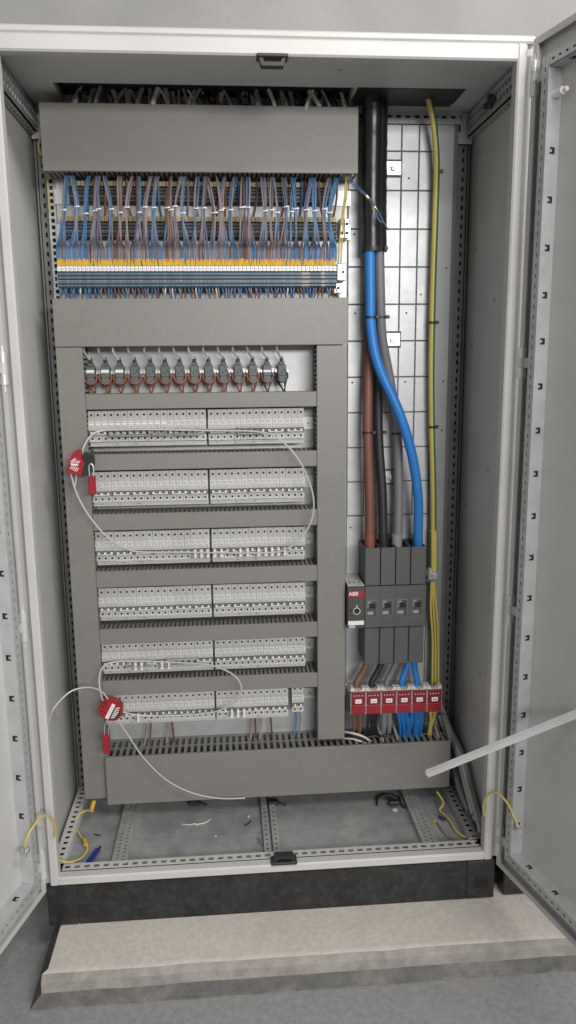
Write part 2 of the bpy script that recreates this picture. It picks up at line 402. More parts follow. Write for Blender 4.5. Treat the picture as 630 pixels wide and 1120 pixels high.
# mounting plate with pressed grid
PY = .385
m = MB(); m.box(-.535, .545, PY+.004, PY+.007, .30, 2.042, 1)
gx = [.2436, .293, .341, .389, .437, .485]
gz = [.975+.0998*k for k in range(11)] + [2.041]
for i in range(len(gx)-1):
    for k in range(len(gz)-1):
        m.cbox(gx[i]+.0013, gx[i+1]-.0013, PY, PY+.0045, gz[k]+.0013, gz[k+1]-.0013, .0012)
m.box(.4865, .532, PY-.001, PY+.0039, .30, 2.041, 3)
m.cbox(.2436, .485, PY, PY+.0045, .302, .973, .001)
m.cbox(-.533, .2416, PY, PY+.0045, .302, 2.041, .001)
rj = random.Random(5)
for (x, z) in ((.265, 1.55), (.34, 1.55), (.41, 1.55), (.41, 1.36), (.36, 1.40), (.258, 1.36), (.52, 1.67), (.52, 1.36), (.52, 1.22), (.255, .94), (.41, 1.905), (.262, 1.76), (.45, 1.6), (.5, .62)):
    m.cyl((x, PY-.0002, z), (0, -1, 0), .0026, .0014, 8, 2)
for k in range(46): m.box(.4345, .4375, PY-.0006, PY+.001, .99+k*.0205, .996+k*.0205, 1)
mp = build('mounting_plate', m, [GALV, GROOVE, DARK, STRIPM], cab)
for (px, py) in ((431, 184), (430, 371), (427, 521)):
    c = W(px, py, PY); m = MB()
    m.cbox(c.x-.024, c.x+.02, PY-.006, PY-.0005, c.z-.02, c.z+.018, .002); m.box(c.x-.026, c.x+.022, PY-.0012, PY-.0004, c.z-.024, c.z+.022, 1); m.cyl((c.x-.002, PY-.008, c.z), (0, -1, 0), .009, .006, 6); m.cyl((c.x-.002, PY-.014, c.z), (0, -1, 0), .005, .004, 10)
    build('plate_clamp', m, [ZINC, SWG2], mp)
m = MB(); m.slots((-.556, .395, .3), (0, 0, 1), (1, 0, 0), (0, 1, 0), 1.72, .02, .003, .0165, .010, .009); m.box(-.556, -.536, .401, .404, .3, 2.02, 1)
build('plate_side_rail', m, [RAILG, DARK], cab)

# doors
def door(sgn, ang):
    u0 = Vector((.604*sgn, -.012, Z0))
    th = 0
    d = bpy.data.objects  # noqa
    m = MB(); s = -sgn   # local y toward the inside of the cabinet
    def vbox(mb, ua, ub, va, vb, za, zb_, k=0): mb.box(ua, ub, min(va*s, vb*s), max(va*s, vb*s), za, zb_, k)
    H = 2.0; Wd = .585
    vbox(m, 0, Wd, -.003, 0, .0, H)
    for (a, b, c, e) in ((0, .003, 0, H), (Wd-.003, Wd, 0, H)): vbox(m, a, b, 0, .018, c, e)
    vbox(m, .003, Wd-.003, 0, .018, 0, .003); vbox(m, .003, Wd-.003, 0, .018, H-.003, H)
    vbox(m, .003, .016, .015, .018, .003, H-.003); vbox(m, .016, Wd-.003, .015, .018, .003, .014); vbox(m, .016, Wd-.003, .015, .018, H-.014, H-.003)
    # inner sheet bowed very slightly so it does not read as a perfect mirror of the light
    dr = build('door', m, PAINT, cab, local=True)
    dr.location = (u0.x, u0.y-.25, 0); dr.rotation_euler = (0, 0, radians(ang))
    dr['label'] = 'right hand door leaf' if sgn > 0 else 'left hand door leaf'
    # gasket
    g = MB(); vbox(g, .046, .054, .0005, .010, .046, H-.046); vbox(g, .054, Wd-.02, .0005, .010, .046, .054); vbox(g, .054, Wd-.02, .0005, .010, H-.054, H-.046)
    build('gasket', g, BLACK, dr, local=True)
    # perforated tubular frame
    r0, r1, rd = .057, .081, .034
    z_a, z_b = .057, H-.057
    g = MB()
    def slotface(o, l, wd, L, Wf): g.slots(o, l, wd, (0, s, 0), L, Wf, .002, .022, .009, .0045)
    slotface((r0, (rd-.002)*s, z_a), (0, 0, 1), (1, 0, 0), z_b-z_a, r1-r0-.002)
    vbox(g, r0, r0+.002, .0, rd-.002, z_a, z_b); vbox(g, r1-.002, r1, 0, rd, z_a, z_b); vbox(g, r0+.002, r1-.002, .012, .016, z_a, z_b, 1)
    z = 1.855-Z0
    while z > .12:
        if z < z_b-.05:
            for (a, b, c, e) in ((.010, .013, -.007, .007), (.013, .022, .003, .007), (.013, .022, -.007, -.003), (.013, .0165, -.003, .003)):
                vbox(g, r1, r1+.0006, a, b, z+c, z+e, 1)
        z -= .0995
    build('door_rail', g, [GALV, DARK], dr, local=True)
    for zz, dn in ((z_a, 1), (z_b, -1)):
        g = MB(); za, zb_ = (zz, zz+.024) if dn > 0 else (zz-.024, zz)
        slotface((r1+.001, (rd-.002)*s, za), (1, 0, 0), (0, 0, 1), Wd-r1-.03, .022)
        e = zb_ if dn > 0 else za
        vbox(g, r1+.001, Wd-.029, 0, rd, min(e, e-.002*dn), max(e, e-.002*dn)); o_ = za if dn > 0 else zb_
        vbox(g, r1+.001, Wd-.029, 0, rd-.002, min(o_, o_+.002*dn), max(o_, o_+.002*dn)); vbox(g, r1+.001, Wd-.029, .012, .016, za+.002, zb_-.002, 1)
        x = .135
        while x < Wd-.05:
            for (a, b, c, f_) in ((.010, .013, -.007, .007), (.013, .022, .003, .007), (.013, .022, -.007, -.003), (.013, .0165, -.003, .003)):
                vbox(g, x+c, x+f_, a, b, min(e, e+.0006*dn), max(e, e+.0006*dn), 1)
            x += .1
        build('door_rail', g, [GALV, DARK], dr, local=True)
    # welded studs / foil of the stay
    for zz in (2.02, 1.41, .81, .18):
        g = MB(); z = zz-Z0; hx, hy = .006, .0165*s
        for (a, b, rr) in ((.012, .036, .0085), (-.036, -.012, .0085)):
            g.cyl((hx, hy, z+a), (0, 0, 1), rr, b-a, 14)
            g.box(hx-.0075, hx+.0075, min(hy, hy-.008*s), max(hy, hy-.008*s), z+a+.001, z+b-.001)
        g.cyl((hx, hy, z-.052), (0, 0, 1), .0035, .1, 10)
        build('hinge', g, BARM, dr, local=True)
        g = MB(); g.cyl((hx, hy, z-.0115), (0, 0, 1), .008, .023, 14); vbox(g, hx, .04, .010, .016, z-.011, z+.011)
        build('hinge_leaf', g, PAINT, dr, local=True)
    if sgn > 0:
        g = MB(); g.cyl((r1, .018*s, 1.965-Z0), (1, 0, 0), .008, .03, 12); g.cyl((r1+.03, .018*s, 1.965-Z0), (1, 0, 0), .005, .012, 8)
        build('door_bolt', g, WHITE, dr, local=True)
    return dr
door_r = door(1, -76.0)
door_l = door(-1, -105.0)

# ------------------------------------------------------------------ cable ducts
def duct(x0, x1, z0, z1, yf, horiz, label, wide=False, fing=.0125, fw=.0078, name='cable_duct'):
    yb = PY-.001
    t = thing(name, label, 'cable duct', ((x0+x1)/2, yb, z0), 'grey cable ducts on the mounting plate')
    m = MB(); lip = .012
    if horiz:
        a0, a1, b0, b1 = x0, x1, z0, z1
        P = lambda a, b, y: (a, y, b)
    else:
        a0, a1, b0, b1 = z0, z1, x0, x1
        P = lambda a, b, y: (b, y, a)
    def bx(aa, ab, ba, bb, ya, yb_, k=0):
        p, q = P(aa, ba, ya), P(ab, bb, yb_); m.box(min(p[0], q[0]), max(p[0], q[0]), ya, yb_, min(p[2], q[2]), max(p[2], q[2]), k)
    bx(a0, a1, b0, b1, yb-.002, yb)
    wt = .0018
    for sd in (0, 1):
        w0, w1 = (b0, b0+wt) if sd == 0 else (b1-wt, b1)
        bx(a0, a1, w0, w1, yf+.004, yf+lip)           # lip behind the cover
        bx(a0, a1, w0, w1, yb-.012, yb-.002)          # foot
        a = a0
        while a < a1-.002:
            if wide:
                bx(a, min(a+fw, a1), w0, w1, yf+lip, yb-.012)
            else: bx(a, min(a+fw, a1), w0, w1, yf+lip, yb-.012)
            a += fing
        if wide: bx(a0, a1, w0+.0001, w1-.0001, (yf+lip+yb-.012)/2-.003, (yf+lip+yb-.012)/2+.003)
    bx(a0+.003, a1-.003, b0+.006, b1-.006, yf+.03, yf+.034, 1)      # near-black sheet, stands for wires in the shade inside
    build('duct_body', m, [DUCT, DARK], t)
    c = MB()
    p, q = P(a0, b0, 0), P(a1, b1, 0)
    X0, X1, Zz0, Zz1 = min(p[0], q[0]), max(p[0], q[0]), min(p[2], q[2]), max(p[2], q[2])
    e = .0015
    c.cbox(X0-(e if not horiz else 0), X1+(e if not horiz else 0), yf, yf+.004, Zz0-(e if horiz else 0), Zz1+(e if horiz else 0), .0014)
    build('duct_cover', c, DUCT, t)
    return t
duct(-.541, .254, 1.894, 2.050, .285, True, 'widest grey cable duct across the top, below the roof cable entry')
duct(-.540, .230, 1.464, 1.583, .287, True, 'grey cable duct running across under the front terminal strip')
duct(-.538, -.472, .170, 1.461, .288, False, 'tall vertical grey cable duct at the left edge of the breakers')
duct(.147, .2235, .322, 1.461, .288, False, 'tall vertical grey cable duct between the breakers and the big cables')
duct(-.472, .541, .160, .306, .270, True, 'deep grey cable duct along the bottom with large top slots', wide=True, fing=.0187, fw=.0095)
DZ = [(1.3005, 1.3385), (1.137, 1.178), (.971, 1.014), (.8095, .853), (.6435, .685), (.4895, .5305)]
where = ['under the row of dark connectors', 'below the top breaker row', 'below the second breaker row from the top', 'below the third breaker row from the top',
         'above the second breaker row from the bottom', 'directly above the bottom breaker row']
for k, (a, b) in enumerate(DZ):
    duct(-.4705, .1455, a, b, .290, True, 'narrow horizontal grey cable duct ' + where[k])

# ------------------------------------------------------------------ circuit breakers
MW = .01757
PROF = [(0, .014), (-.064, .014), (-.064, .031), (-.0685, .033), (-.0700, .036), (-.0715, .060), (-.070, .070), (-.064, .0735), (-.064, .098), (0, .098)]
def make_breaker(n, name, label):
    t = thing(name, label, 'circuit breaker', (0, PY-.0015, 0), 'circuit breakers in rows on the rails')
    ox = 0
    m = MB()
    for k in range(n):
        a = k*MW+.0004; b = (k+1)*MW-.0004
        m.prism([(y, z) for y, z in PROF], a, b)
        m.box(a+.0018, b-.0018, -.0722, -.070, .0660, .0665, 2); m.box(a+.0018, b-.0018, -.0646, -.0635, .0745, .0750, 2); m.box(a+.0018, b-.0018, -.0646, -.0635, .0290, .0296, 2)
        xc = (a+b)/2
        m.cyl((xc, -.0638, .0865), (0, -1, 0), .0031, .0008, 10, 1); m.cyl((xc, -.0638, .0225), (0, -1, 0), .0031, .0008, 10, 1)
        m.box(a+.0006, b-.0006, -.0716, -.069, .0340, .0455, 4)         # toggle slot
        m.box(a+.004, b-.004, -.0722, -.070, .0545, .0556, 2)        # small print
        m.box(a+.004, a+.008, -.0722, -.070, .0498, .0508, 2); m.box(b-.0062, b-.0045, -.0722, -.070, .0490, .0506, 1)
        m.box(b-.005, b-.0035, -.0646, -.0635, .078, .080, 2)
    m.box(.0006, n*MW-.0006, -.062, -.001, .02, .096, 3)
    build('body', m, [BRK, DARK, PRINT, BRK2, SLOTM], t, local=True)
    m = MB()
    for k in range(n):
        a = k*MW; m.cbox(a+.0052, a+MW-.0052, -.0775, -.0705, .0355, .0420, .001)
    m.cbox(.0052, n*MW-.0052, -.0765, -.0750, .0345, .0368, .0005)
    build('toggle', m, BRKTAG, t, local=True)
    m = MB()
    for k in range(n):
        a = k*MW; m.cbox(a+.0035, a+MW-.0035, -.0724, -.0695, .0605, .0648, .0005)
    for k in range(n):
        a = k*MW; m.box(a+.0045, a+MW-.006, -.0729, -.0722, .0618, .0626, 1); m.box(a+.0045, a+MW-.008, -.0729, -.0722, .0634, .0639, 1)
    build('name_tag', m, [BRKTAG, PRINT], t, local=True)
    return t
b3 = make_breaker(3, 'circuit_breaker', '')
b2 = make_breaker(2, 'circuit_breaker', '')
RZ = [1.196, 1.030, .862, .699, .538, .380]
rown = ['top', 'second', 'third', 'fourth', 'fifth', 'bottom']
first = True
XL, XR = -.4715, -.150
for r, z0 in enumerate(RZ):
    counts = (6, 5) if r < 5 else (6, 4)
    for gi, (gx0, cnt) in enumerate(zip((XL, XR), counts)):
        for k in range(cnt):
            loc = (gx0+k*3*MW, PY-.0015, z0+rj.uniform(-.0006, .0006))
            lab = 'three-pole grey circuit breaker, %s from left, %s half of %s breaker row' % (ORD[k], ('left', 'right')[gi], rown[r])
            if first: b3.location = loc; b3['label'] = lab; first = False
            else: dup(b3, loc, lab)
        n3 = cnt*3
        m = MB(); m.cbox(gx0, gx0+n3*MW, PY-.056, PY-.010, z0, z0+.0128, .0015)
        for q in range(3): m.box(gx0+.02+q*.05, gx0+.024+q*.052, PY-.0566, PY-.055, z0+.005, z0+.0075, 1)
        single('busbar_cover', m, [BRK, PRINT], 'pale grey busbar strip under the %s half of the %s breaker row' % (('left', 'right')[gi], rown[r]), 'busbar cover', 'busbar strips under the breakers')
for o in [q for q in COL.objects if q.name.startswith('circuit_breaker') and abs(q.location.z-RZ[0]) < .01 and q.location.x < XL+4*3*MW-.02]:
    m = MB()
    for k in range(3): m.box(k*MW+.0028, (k+1)*MW-.0028, -.0732, -.0726, .0605, .0650)
    build('paper_label', m, WHITE, o, local=True)
b2.location = (.072, PY-.0015, RZ[5]+.006); b2['label'] = 'two-pole grey circuit breaker standing apart at the right end of the bottom row'
# DIN rails
for r, z0 in enumerate(RZ):
    m = MB(); z = z0+.052
    m.box(-.47, .146, PY-.010, PY-.008, z-.012, z+.012); m.box(-.47, .146, PY-.0125, PY-.010, z+.012, z+.0175); m.box(-.47, .146, PY-.0125, PY-.010, z-.0175, z-.012)
    m.box(-.47, .146, PY-.0085, PY-.0005, z-.012, z-.010); m.box(-.47, .146, PY-.0085, PY-.0005, z+.010, z+.012)
    m.cyl((.131, PY-.0100, z), (0, -1, 0), .005, .003, 10); m.cyl((.131, PY-.0130, z), (0, -1, 0), .0022, .0004, 8, 1)
    single('mounting_rail', m, [ZINC, DARK], 'zinc mounting rail with a screw at the right end of the %s breaker row' % rown[r], 'mounting rail', 'zinc rails carrying the breakers')
# wires under the bottom breaker row
for k, x in enumerate((-.36, -.345, -.30, -.285, -.05, -.035, -.02, .01, .085, .097)):
    m = MB(); rr = .0028
    m.tube(spline([(x, PY-.03, RZ[5]+.004 if k < 8 else RZ[5]+.02), (x+rj.uniform(-.004, .004), PY-.028, .345), (x+rj.uniform(-.01, .01), PY-.04, .29)], 5), rr, 6)
    if k < 8: single('supply_wire', m, WBRN if k % 2 else WGRY, ('brown' if k % 2 else 'grey') + ' wire dropping from the bottom breaker row into the large slots', 'wire', 'wires under the bottom breaker row')
    else: single('supply_wire', m, WBLUE if k == 8 else WGRY, ('blue' if k == 8 else 'grey') + ' wire under the breaker standing apart at the bottom right', 'wire', 'wires under the bottom breaker row')

# clear lockout bars across the toggles
for (r, xa, xb, lab) in ((0, -.415, -.305, 'clear plastic lockout bar over the left toggles of the top breaker row'), (0, -.30, -.25, 'short clear lockout block right of the longer bar, top breaker row'),
                         (0, -.24, -.17, 'clear lockout block just left of the gap in the top breaker row'), (0, -.07, .0, 'clear lockout bar in the right half of the top breaker row'),
                         (4, -.40, -.33, 'clear lockout bar on the left toggles of the fifth breaker row'), (4, -.29, -.2, 'clear lockout bar left of the gap in the fifth breaker row')):
    m = MB(); z = RZ[r]
    m.cbox(xa, xb, PY-.092, PY-.086, z+.030, z+.034, .001); m.cbox(xa, xb, PY-.092, PY-.082, z+.046, z+.0495, .001)
    q = xa
    while q < xb: m.cbox(q, q+.0025, PY-.091, PY-.0745, z+.029, z+.050, .0005); q += MW
    single('lockout_bar', m, CLEAR, lab, 'lockout bar', 'clear lockout bars on breakers')
# white toggle clips on the third, fifth and bottom rows
clips = [(2, x) for x in (212, 219, 226, 233.5, 241, 262, 270, 282, 290, 297, 304, 311)] + [(4, x) for x in (140, 147, 170, 178)] + [(5, x) for x in (248, 255, 262, 140)]
for r, px in clips:
    x = W(px, 560, .30).x; z = RZ[r]; m = MB()
    m.cbox(x-.0042, x+.0042, PY-.093, PY-.078, z+.022, z+.030, .0015); m.cbox(x-.0035, x+.0035, PY-.091, PY-.078, z+.030, z+.045, .0015); m.cyl((x, PY-.091, z+.036), (0, -1, 0), .0028, .004, 8)
    nm = {2: 'white lockout clip on a toggle in the third breaker row', 4: 'white lockout clip on a toggle in the fifth breaker row', 5: 'white lockout clip on a toggle in the bottom breaker row'}[r]
    single('lockout_clip', m, WHITE, nm, 'lockout clip', 'white lockout clips on row %s toggles' % {2: 'three', 4: 'five', 5: 'six'}[r])

# ------------------------------------------------------------------ dark connectors with looped brown wires
CXP = [100, 116, 131.5, 148, 165, 181, 197, 213, 228.5, 244.5, 260.5, 276.5, 292, 308]
def make_conn():
    t = thing('cable_connector', '', 'connector', (0, 0, 0), 'dark connectors in a row')
    m = MB(); m.cbox(-.0115, .0115, -.018, .016, -.004, .026, .002); m.cbox(-.0105, .0105, -.020, .016, -.022, -.003, .002); m.cbox(-.008, .008, -.012, .012, .0255, .034, .002)
    m.box(-.003, -.001, -.0186, -.017, .004, .008, 1); m.box(.005, .007, -.0186, -.017, .010, .014, 1)
    build('body', m, [CONN, DARK], t, local=True)
    m = MB(); m.cyl((0, 0, .033), (0, 0, 1), .0052, .010, 10); m.cyl((0, 0, .043), (0, 0, 1), .0035, .006, 10, r2=.0026)
    build('grommet', m, BLACK, t, local=True)
    for sx in (-1, 1):
        m = MB(); m.cbox(min(sx*.0125, sx*.0185), max(sx*.0125, sx*.0185), -.006, .002, .004, .014, .001); m.cyl((sx*.0165, -.006, .009), (0, -1, 0), .003, .003, 8)
        build('fixing_lug', m, ZINC, t, local=True)
    return t
cn = make_conn(); white_tags = {0: 1, 1: 1, 2: 1, 12: 2}
m = MB(); m.box(-.47, .07, PY-.022, PY-.004, 1.386, 1.398); m.box(-.47, .07, PY-.024, PY-.022, 1.382, 1.402)
single('mounting_rail', m, ZINC, 'thin zinc rail behind the row of dark connectors', 'mounting rail', 'zinc rails carrying the breakers')
for k, px in enumerate(CXP):
    p = W(px, 409, .34); p.z = 1.386
    extra = ' with white tag' if k in white_tags else ''
    lab = 'dark grey cable connector%s, %s from the left in its row' % (extra, ORD[k])
    if k == 0: cn.location = p; cn['label'] = lab; t = cn
    else: t = dup(cn, p, lab)
for k, px in enumerate(CXP):
    p = W(px, 409, .34); p.z = 1.386
    if k in white_tags:
        t = [o for o in COL.objects if o.name.startswith('cable_connector') and (o.location-p).length < .001][0]
        m = MB(); m.cbox(-.0105, .0105, -.0195, -.0175, .008, .0165, .0004) if k != 12 else m.cbox(-.0105, .0105, -.0195, -.0175, .006, .012, .0004)
        for q in range(4): m.box(-.009+q*.005, -.0055+q*.005, -.0199, -.019, .0095, .0105, 1)
        build('white_tag', m, [WHITE, PRINT], t, local=True)
    # lead from the duct above
    m = MB(); top = W(px-7+rj.uniform(-2.5, 2.5), 376, .31); top.z = 1.48
    m.tube(spline([top, (p.x-.0135, p.y-.018, 1.452), (p.x-.006, p.y-.004, 1.437), (p.x, p.y, 1.428)], 5), .0031, 8)
    single('connector_lead', m, LEAD if k not in (0, 2, 7) else WWHT, '%s grey lead entering the %s connector from the left' % ('pale' if k in (0, 2, 7) else 'thin', ORD[k]), 'lead', 'leads above the connectors')
    # two loops and a V of wire under it
    m = MB()
    for q in range(2):
        o = q*.0035; yy = p.y-.012-q*.006
        m.tube(spline([(p.x-.011-o, yy+.004, 1.390), (p.x-.0135-o*.6, yy, 1.379), (p.x-.009, yy-.004, 1.371-o), (p.x, yy-.006, 1.368-o), (p.x+.009, yy-.004, 1.371-o), (p.x+.0135+o*.6, yy, 1.379), (p.x+.011+o, yy+.004, 1.390)], 5), .0017, 6)
        end = p.x+rj.uniform(-.002, .006)
        for sx in (-1, 1):
            m.tube(spline([(p.x+sx*(.012+o), p.y, 1.390), (p.x+sx*(.0150+o*.5), p.y-.004, 1.378), (p.x+sx*(.0115-o), p.y-.004, 1.364), (end+sx*.003, p.y+.002, 1.345), (end, p.y+.008, 1.33)], 5), .0017, 6)
    dark = k == 13
    single('wire_loop', m, [BLACKC if dark else (WBRN if k == 12 else WORG)], ('black' if dark else 'brown') + ' wires looped below the %s connector from the left' % ORD[k], 'wire loop', 'looped wires under the connectors')

# ------------------------------------------------------------------ terminal strips
TP = .0104; NT = 70
def make_terminal(body_mat, name, rowlab):
    t = thing('terminal_block', rowlab, 'terminal block', (0, 0, 0), 'terminal blocks, ' + name)
    m = MB()
    m.prism([(.045, -.006), (.006, -.004), (0, .0), (0, .012), (.003, .0125), (.003, .019), (0, .0195), (0, .033), (.008, .037), (.045, .037)], .0003, TP-.0004)
    xc = TP/2
    for q in (xc-.0026, xc+.0026):
        for zz in (.006, .0265): m.cyl((q, .0002, zz), (0, -1, 0), .0022, .0006, 8, 1)
    m.box(xc-.0003, xc+.0003, -.0004, .002, .0005, .0115, 1); m.box(xc-.0003, xc+.0003, -.0004, .002, .020, .0325, 1)
    m.box(.0012, TP-.0014, .0015, .0034, .0135, .0155, 2); m.box(.0008, TP-.001, .0014, .0034, .0158, .0185, 1)
    build('body', m, [body_mat, DARK, WGRY], t, local=True)
    m = MB(); m.cbox(.0004, TP-.0006, .001, .02, .0376, .0505, .0008); m.box(.003, TP-.004, .0003, .0012, .0425, .0445, 1)
    build('marker_tag', m, [WHITE if name == 'front strip' else TAG2, PRINT], t, local=True)
    return t
t1 = make_terminal(SLATE, 'front strip', 'slim blue-grey terminal block with white tag in the front terminal strip')
t1b = make_terminal(BEIGE, 'front strip', 'slim grey terminal block with white tag in the front terminal strip')
t2 = make_terminal(TBLUE, 'middle strip', 'blue terminal block at the left of the middle strip behind the wires')
t2b = make_terminal(DTERM, 'middle strip', 'beige terminal block in the middle strip behind the wires')
t3 = make_terminal(DTERM, 'upper strip', 'beige terminal block in the dark upper strip under the top duct')
used = set()
def place(proto, loc):
    if proto.name not in used: used.add(proto.name); proto.location = loc
    else: dup(proto, loc)
for k in range(NT):
    x = -.526+k*TP
    place(t1b if k in (61, 62, 66) else t1, (x, .305, 1.6165))
    place(t2 if k < 9 or 30 < k < 33 or 52 < k < 57 else t2b, (x+.006, .352, 1.748))
    if 1 < k < 68: place(t3, (x+.012, .356, 1.836))
for (z, yb, lab, xr) in ((1.6165, .350, 'front', .23), (1.748, .397, 'middle', .25), (1.836, .401, 'upper', .25)):
    m = MB(); yb = min(yb, PY-.002); m.box(-.535, xr, yb-.004, yb, z-.004+.0, z+.034)
    if lab == 'front': m.box(-.535, -.53, yb, PY-.001, z, z+.03); m.box(xr-.008, xr, yb, PY-.001, z, z+.03)
    single('mounting_rail', m, ZINC, 'zinc rail carrying the %s strip of terminal blocks' % lab, 'mounting rail', 'zinc rails carrying the terminals')
# end brackets
m = MB(); m.cbox(.204, .228, .312, .350, 1.63, 1.674, .002); m.cyl((.219, .312, 1.652), (0, -1, 0), .008, .003, 12); m.cyl((.219, .309, 1.652), (0, -1, 0), .004, .002, 6, 1); m.cbox(.2, .222, .345, .355, 1.60, 1.63, .002); m.cyl((.212, .345, 1.614), (0, -1, 0), .004, .002, 8, 1)
single('end_bracket', m, [ZINC, DARK], 'zinc bracket with a bolt at the right end of the front terminal strip', 'bracket')
for q in range(2):
    x = .213+q*.014
    m = MB(); m.cbox(x, x+.0125, .335, PY-.002, 1.742, 1.792, .0015); m.cyl((x+.006, .335, 1.755), (0, -1, 0), .0042, .002, 8, 1); m.cyl((x+.006, .335, 1.778), (0, -1, 0), .0042, .002, 8, 1)
    single('earth_terminal', m, [ZINC, DARK], 'bare metal earth terminal at the right end of the middle strip, ' + ('left' if q == 0 else 'right') + ' one of two', 'earth terminal', 'metal earth terminals')

# ------------------------------------------------------------------ control wires
rw = random.Random(21)
WM = {'blue': WBLUE, 'grey-violet': WVIO, 'brown': WBRN}
UPG = 'control wires tied above the front terminals'
bx = [66, 80, 99, 103, 113, 122, 133, 144, 152, 165, 171, 185, 189, 200, 211, 219, 229, 240, 252, 259, 270, 281, 291, 300, 312, 320, 329, 338, 348, 356, 365]
nwire = 0
def wire_color(px):
    r = rw.random()
    if px < 92: return 'blue' if r < .85 else 'grey-violet'
    if px > 310: return 'blue' if r < .62 else ('grey-violet' if r < .85 else 'brown')
    return 'grey-violet' if r < .58 else ('blue' if r < .8 else 'brown')
NW = 170; groups_ = []; i = 0
while i < NW:
    n_ = rw.choice((2, 3, 4, 5, 5, 6, 7)); groups_.append(list(range(i, min(i+n_, NW)))); i += n_
for bi, ids in enumerate(groups_):
    n_ = len(ids); slack = rw.uniform(0, 1)
    xm = -.526+TP*(sum(ids)/n_*70/NW+.2)
    px = 62+(xm+.526)/.73*307
    tie = W(px+rw.uniform(-5, 5), 230+rw.uniform(-4, 4), .296-.018*slack)
    topx = px + rw.uniform(-6, 9) + (6 if bi < 2 else 0)
    for k in range(n_):
        col = wire_color(px)
        bp = Vector((-.526+TP*(ids[k]*70/NW+.2)+rw.uniform(-.0008, .0008), .306, 1.688))
        top = W(topx+rw.uniform(-3, 3), 186, .335); top.z = 1.905
        j = Vector((rw.uniform(-.004, .004), rw.uniform(-.004, .004), 0))
        mid1 = tie+j; mid0 = (tie*1.0+top)/2; mid0.z = 1.865; mid0.y = .305; mid0 += j
        mid2 = (tie+bp)/2; mid2.y = .288; mid2.z = 1.735; mid2.x = tie.x*.55+bp.x*.45+rw.uniform(-.003, .003)
        mid2.y -= .012*slack; mid2.x += rw.uniform(-.004, .004)
        end = Vector((bp.x, .306, 1.712))
        m = MB(); m.tube(spline([top, mid0, mid1, mid2, end, Vector((bp.x, .307, 1.680))], 4), .00225, 6)
        wo = single('control_wire', m, WM[col], '%s control wire from the top duct down to the front terminals' % col, 'wire', UPG)
        if rw.random() < .06: continue
        f = MB(); f.cyl((bp.x, .307, 1.6675), (rw.uniform(-.12, .12), 0, 1), .0024, .0155+rw.uniform(0, .003), 6)
        build('marker_sleeve', f, YEL, wo); nwire += 1
    m = MB(); m.cyl((tie.x, tie.y, tie.z-.0014), (rw.uniform(-.2, .2), 0, 1), .0066, .0026, 8); m.cbox(tie.x+.002, tie.x+.008, tie.y-.0085, tie.y-.005, tie.z-.002, tie.z+.002, .0008)
    single('cable_tie', m, WHITE, 'small white cable tie round a bundle of control wires', 'cable tie', 'white ties on the control wire bundles')
# wires dropping from the front terminals into the duct
for k in range(84):
    x = -.521+k*(.722/83)+rw.uniform(-.002, .002); r = rw.random()
    col = 'blue' if (r < .5 or x < -.43) else ('grey-violet' if r < .78 else 'brown')
    m = MB(); dx = rw.uniform(-.008, .012)
    m.tube(spline([(x, .318, 1.618), (x+dx*.3, .312, 1.604), (x+dx, .322, 1.588), (x+dx, .33, 1.570)], 3), .0021, 5)
    single('control_wire', m, WM[col] if rw.random() < .93 else WWHT, '%s wire below the front terminals, entering the duct under them' % col, 'wire', 'wires below the front terminals')
    if m and COL.objects[-1].data.materials[0] is WWHT: COL.objects[-1]['label'] = 'white wire below the front terminals, entering the duct under them'
# wires of the middle and upper strips
for k in range(30):
    x = -.50+k*(.70/29)+rw.uniform(-.004, .004); r = rw.random()
    col = 'brown' if r < .45 else ('blue' if r < .75 else 'grey-violet')
    m = MB(); dx = rw.uniform(-.012, .012); z0 = 1.792 if k % 3 else 1.88
    m.tube(spline([(x, .362, z0), (x+dx, .350, (z0+1.9)/2), (x+dx, .355, 1.91)], 3), .003, 5)
    wo = single('control_wire', m, WM[col] if col != 'brown' else WORG, '%s wire behind the tied bundles, on the rear terminal strips' % col, 'wire', 'wires of the rear terminal strips')
    f = MB(); f.cyl((x, .3615, z0-.006), (0, 0, 1), .0024, .019, 6); build('marker_sleeve', f, YEL if rw.random() < .7 else CREAM, wo)
for k in range(14):
    x = -.50+k*(.70/13)+rw.uniform(-.005, .005); r = rw.random()
    col = 'brown' if r < .3 else ('blue' if r < .75 else 'grey-violet')
    m = MB(); m.tube(spline([(x, .366, 1.75), (x+rw.uniform(-.01, .01), .36, 1.70), (x+rw.uniform(-.02, .02), .37, 1.62), (x, .372, 1.58)], 3), .0025, 5)
    single('control_wire', m, WM[col], '%s wire hanging from the middle terminal strip behind the front strip' % col, 'wire', 'wires under the middle strip')
# loose pair hanging at the right of the terminals
m = MB(); m.tube(spline([W(378, 190, .30), W(392, 205, .285), W(404, 216, .265), W(411, 226, .262), W(418, 240, .262), W(425, 252, .262)], 6), .0017, 6)
m.tube(spline([W(380, 196, .30), W(390, 206, .285), W(402, 216, .268), W(410, 228, .268), W(414, 240, .266), W(421, 245, .266)], 6), .0017, 6)
for q in ((402, 216), (411, 228)):
    a = W(*q, .264); m.cyl(a-Vector((.004, 0, -.004)), (1, 0, -1), .0034, .009, 8, 1)
single('spare_wire', m, [WBLUE, BRASS], 'loose pair of blue wires with brass ends hanging across the black sleeve', 'wire')
for q, (xa, xb, ym, lab) in enumerate(((379, 372, 245, 'right hand'), (381, 375, 235, 'left hand'))):
    m = MB(); m.tube(spline([W(xa, 188, .31), W(xa-2, 215, .31), W(xb+1, ym, .33), W(xb-4, 320, .35)], 6), .0022, 6, stripe=(0, 1))
    single('earth_wire', m, [PEY, PEG], 'thin yellow and green wire at the right end of the terminals, ' + ('longer' if q == 0 else 'shorter') + ' of two', 'wire', 'thin earth wires beside the terminals')
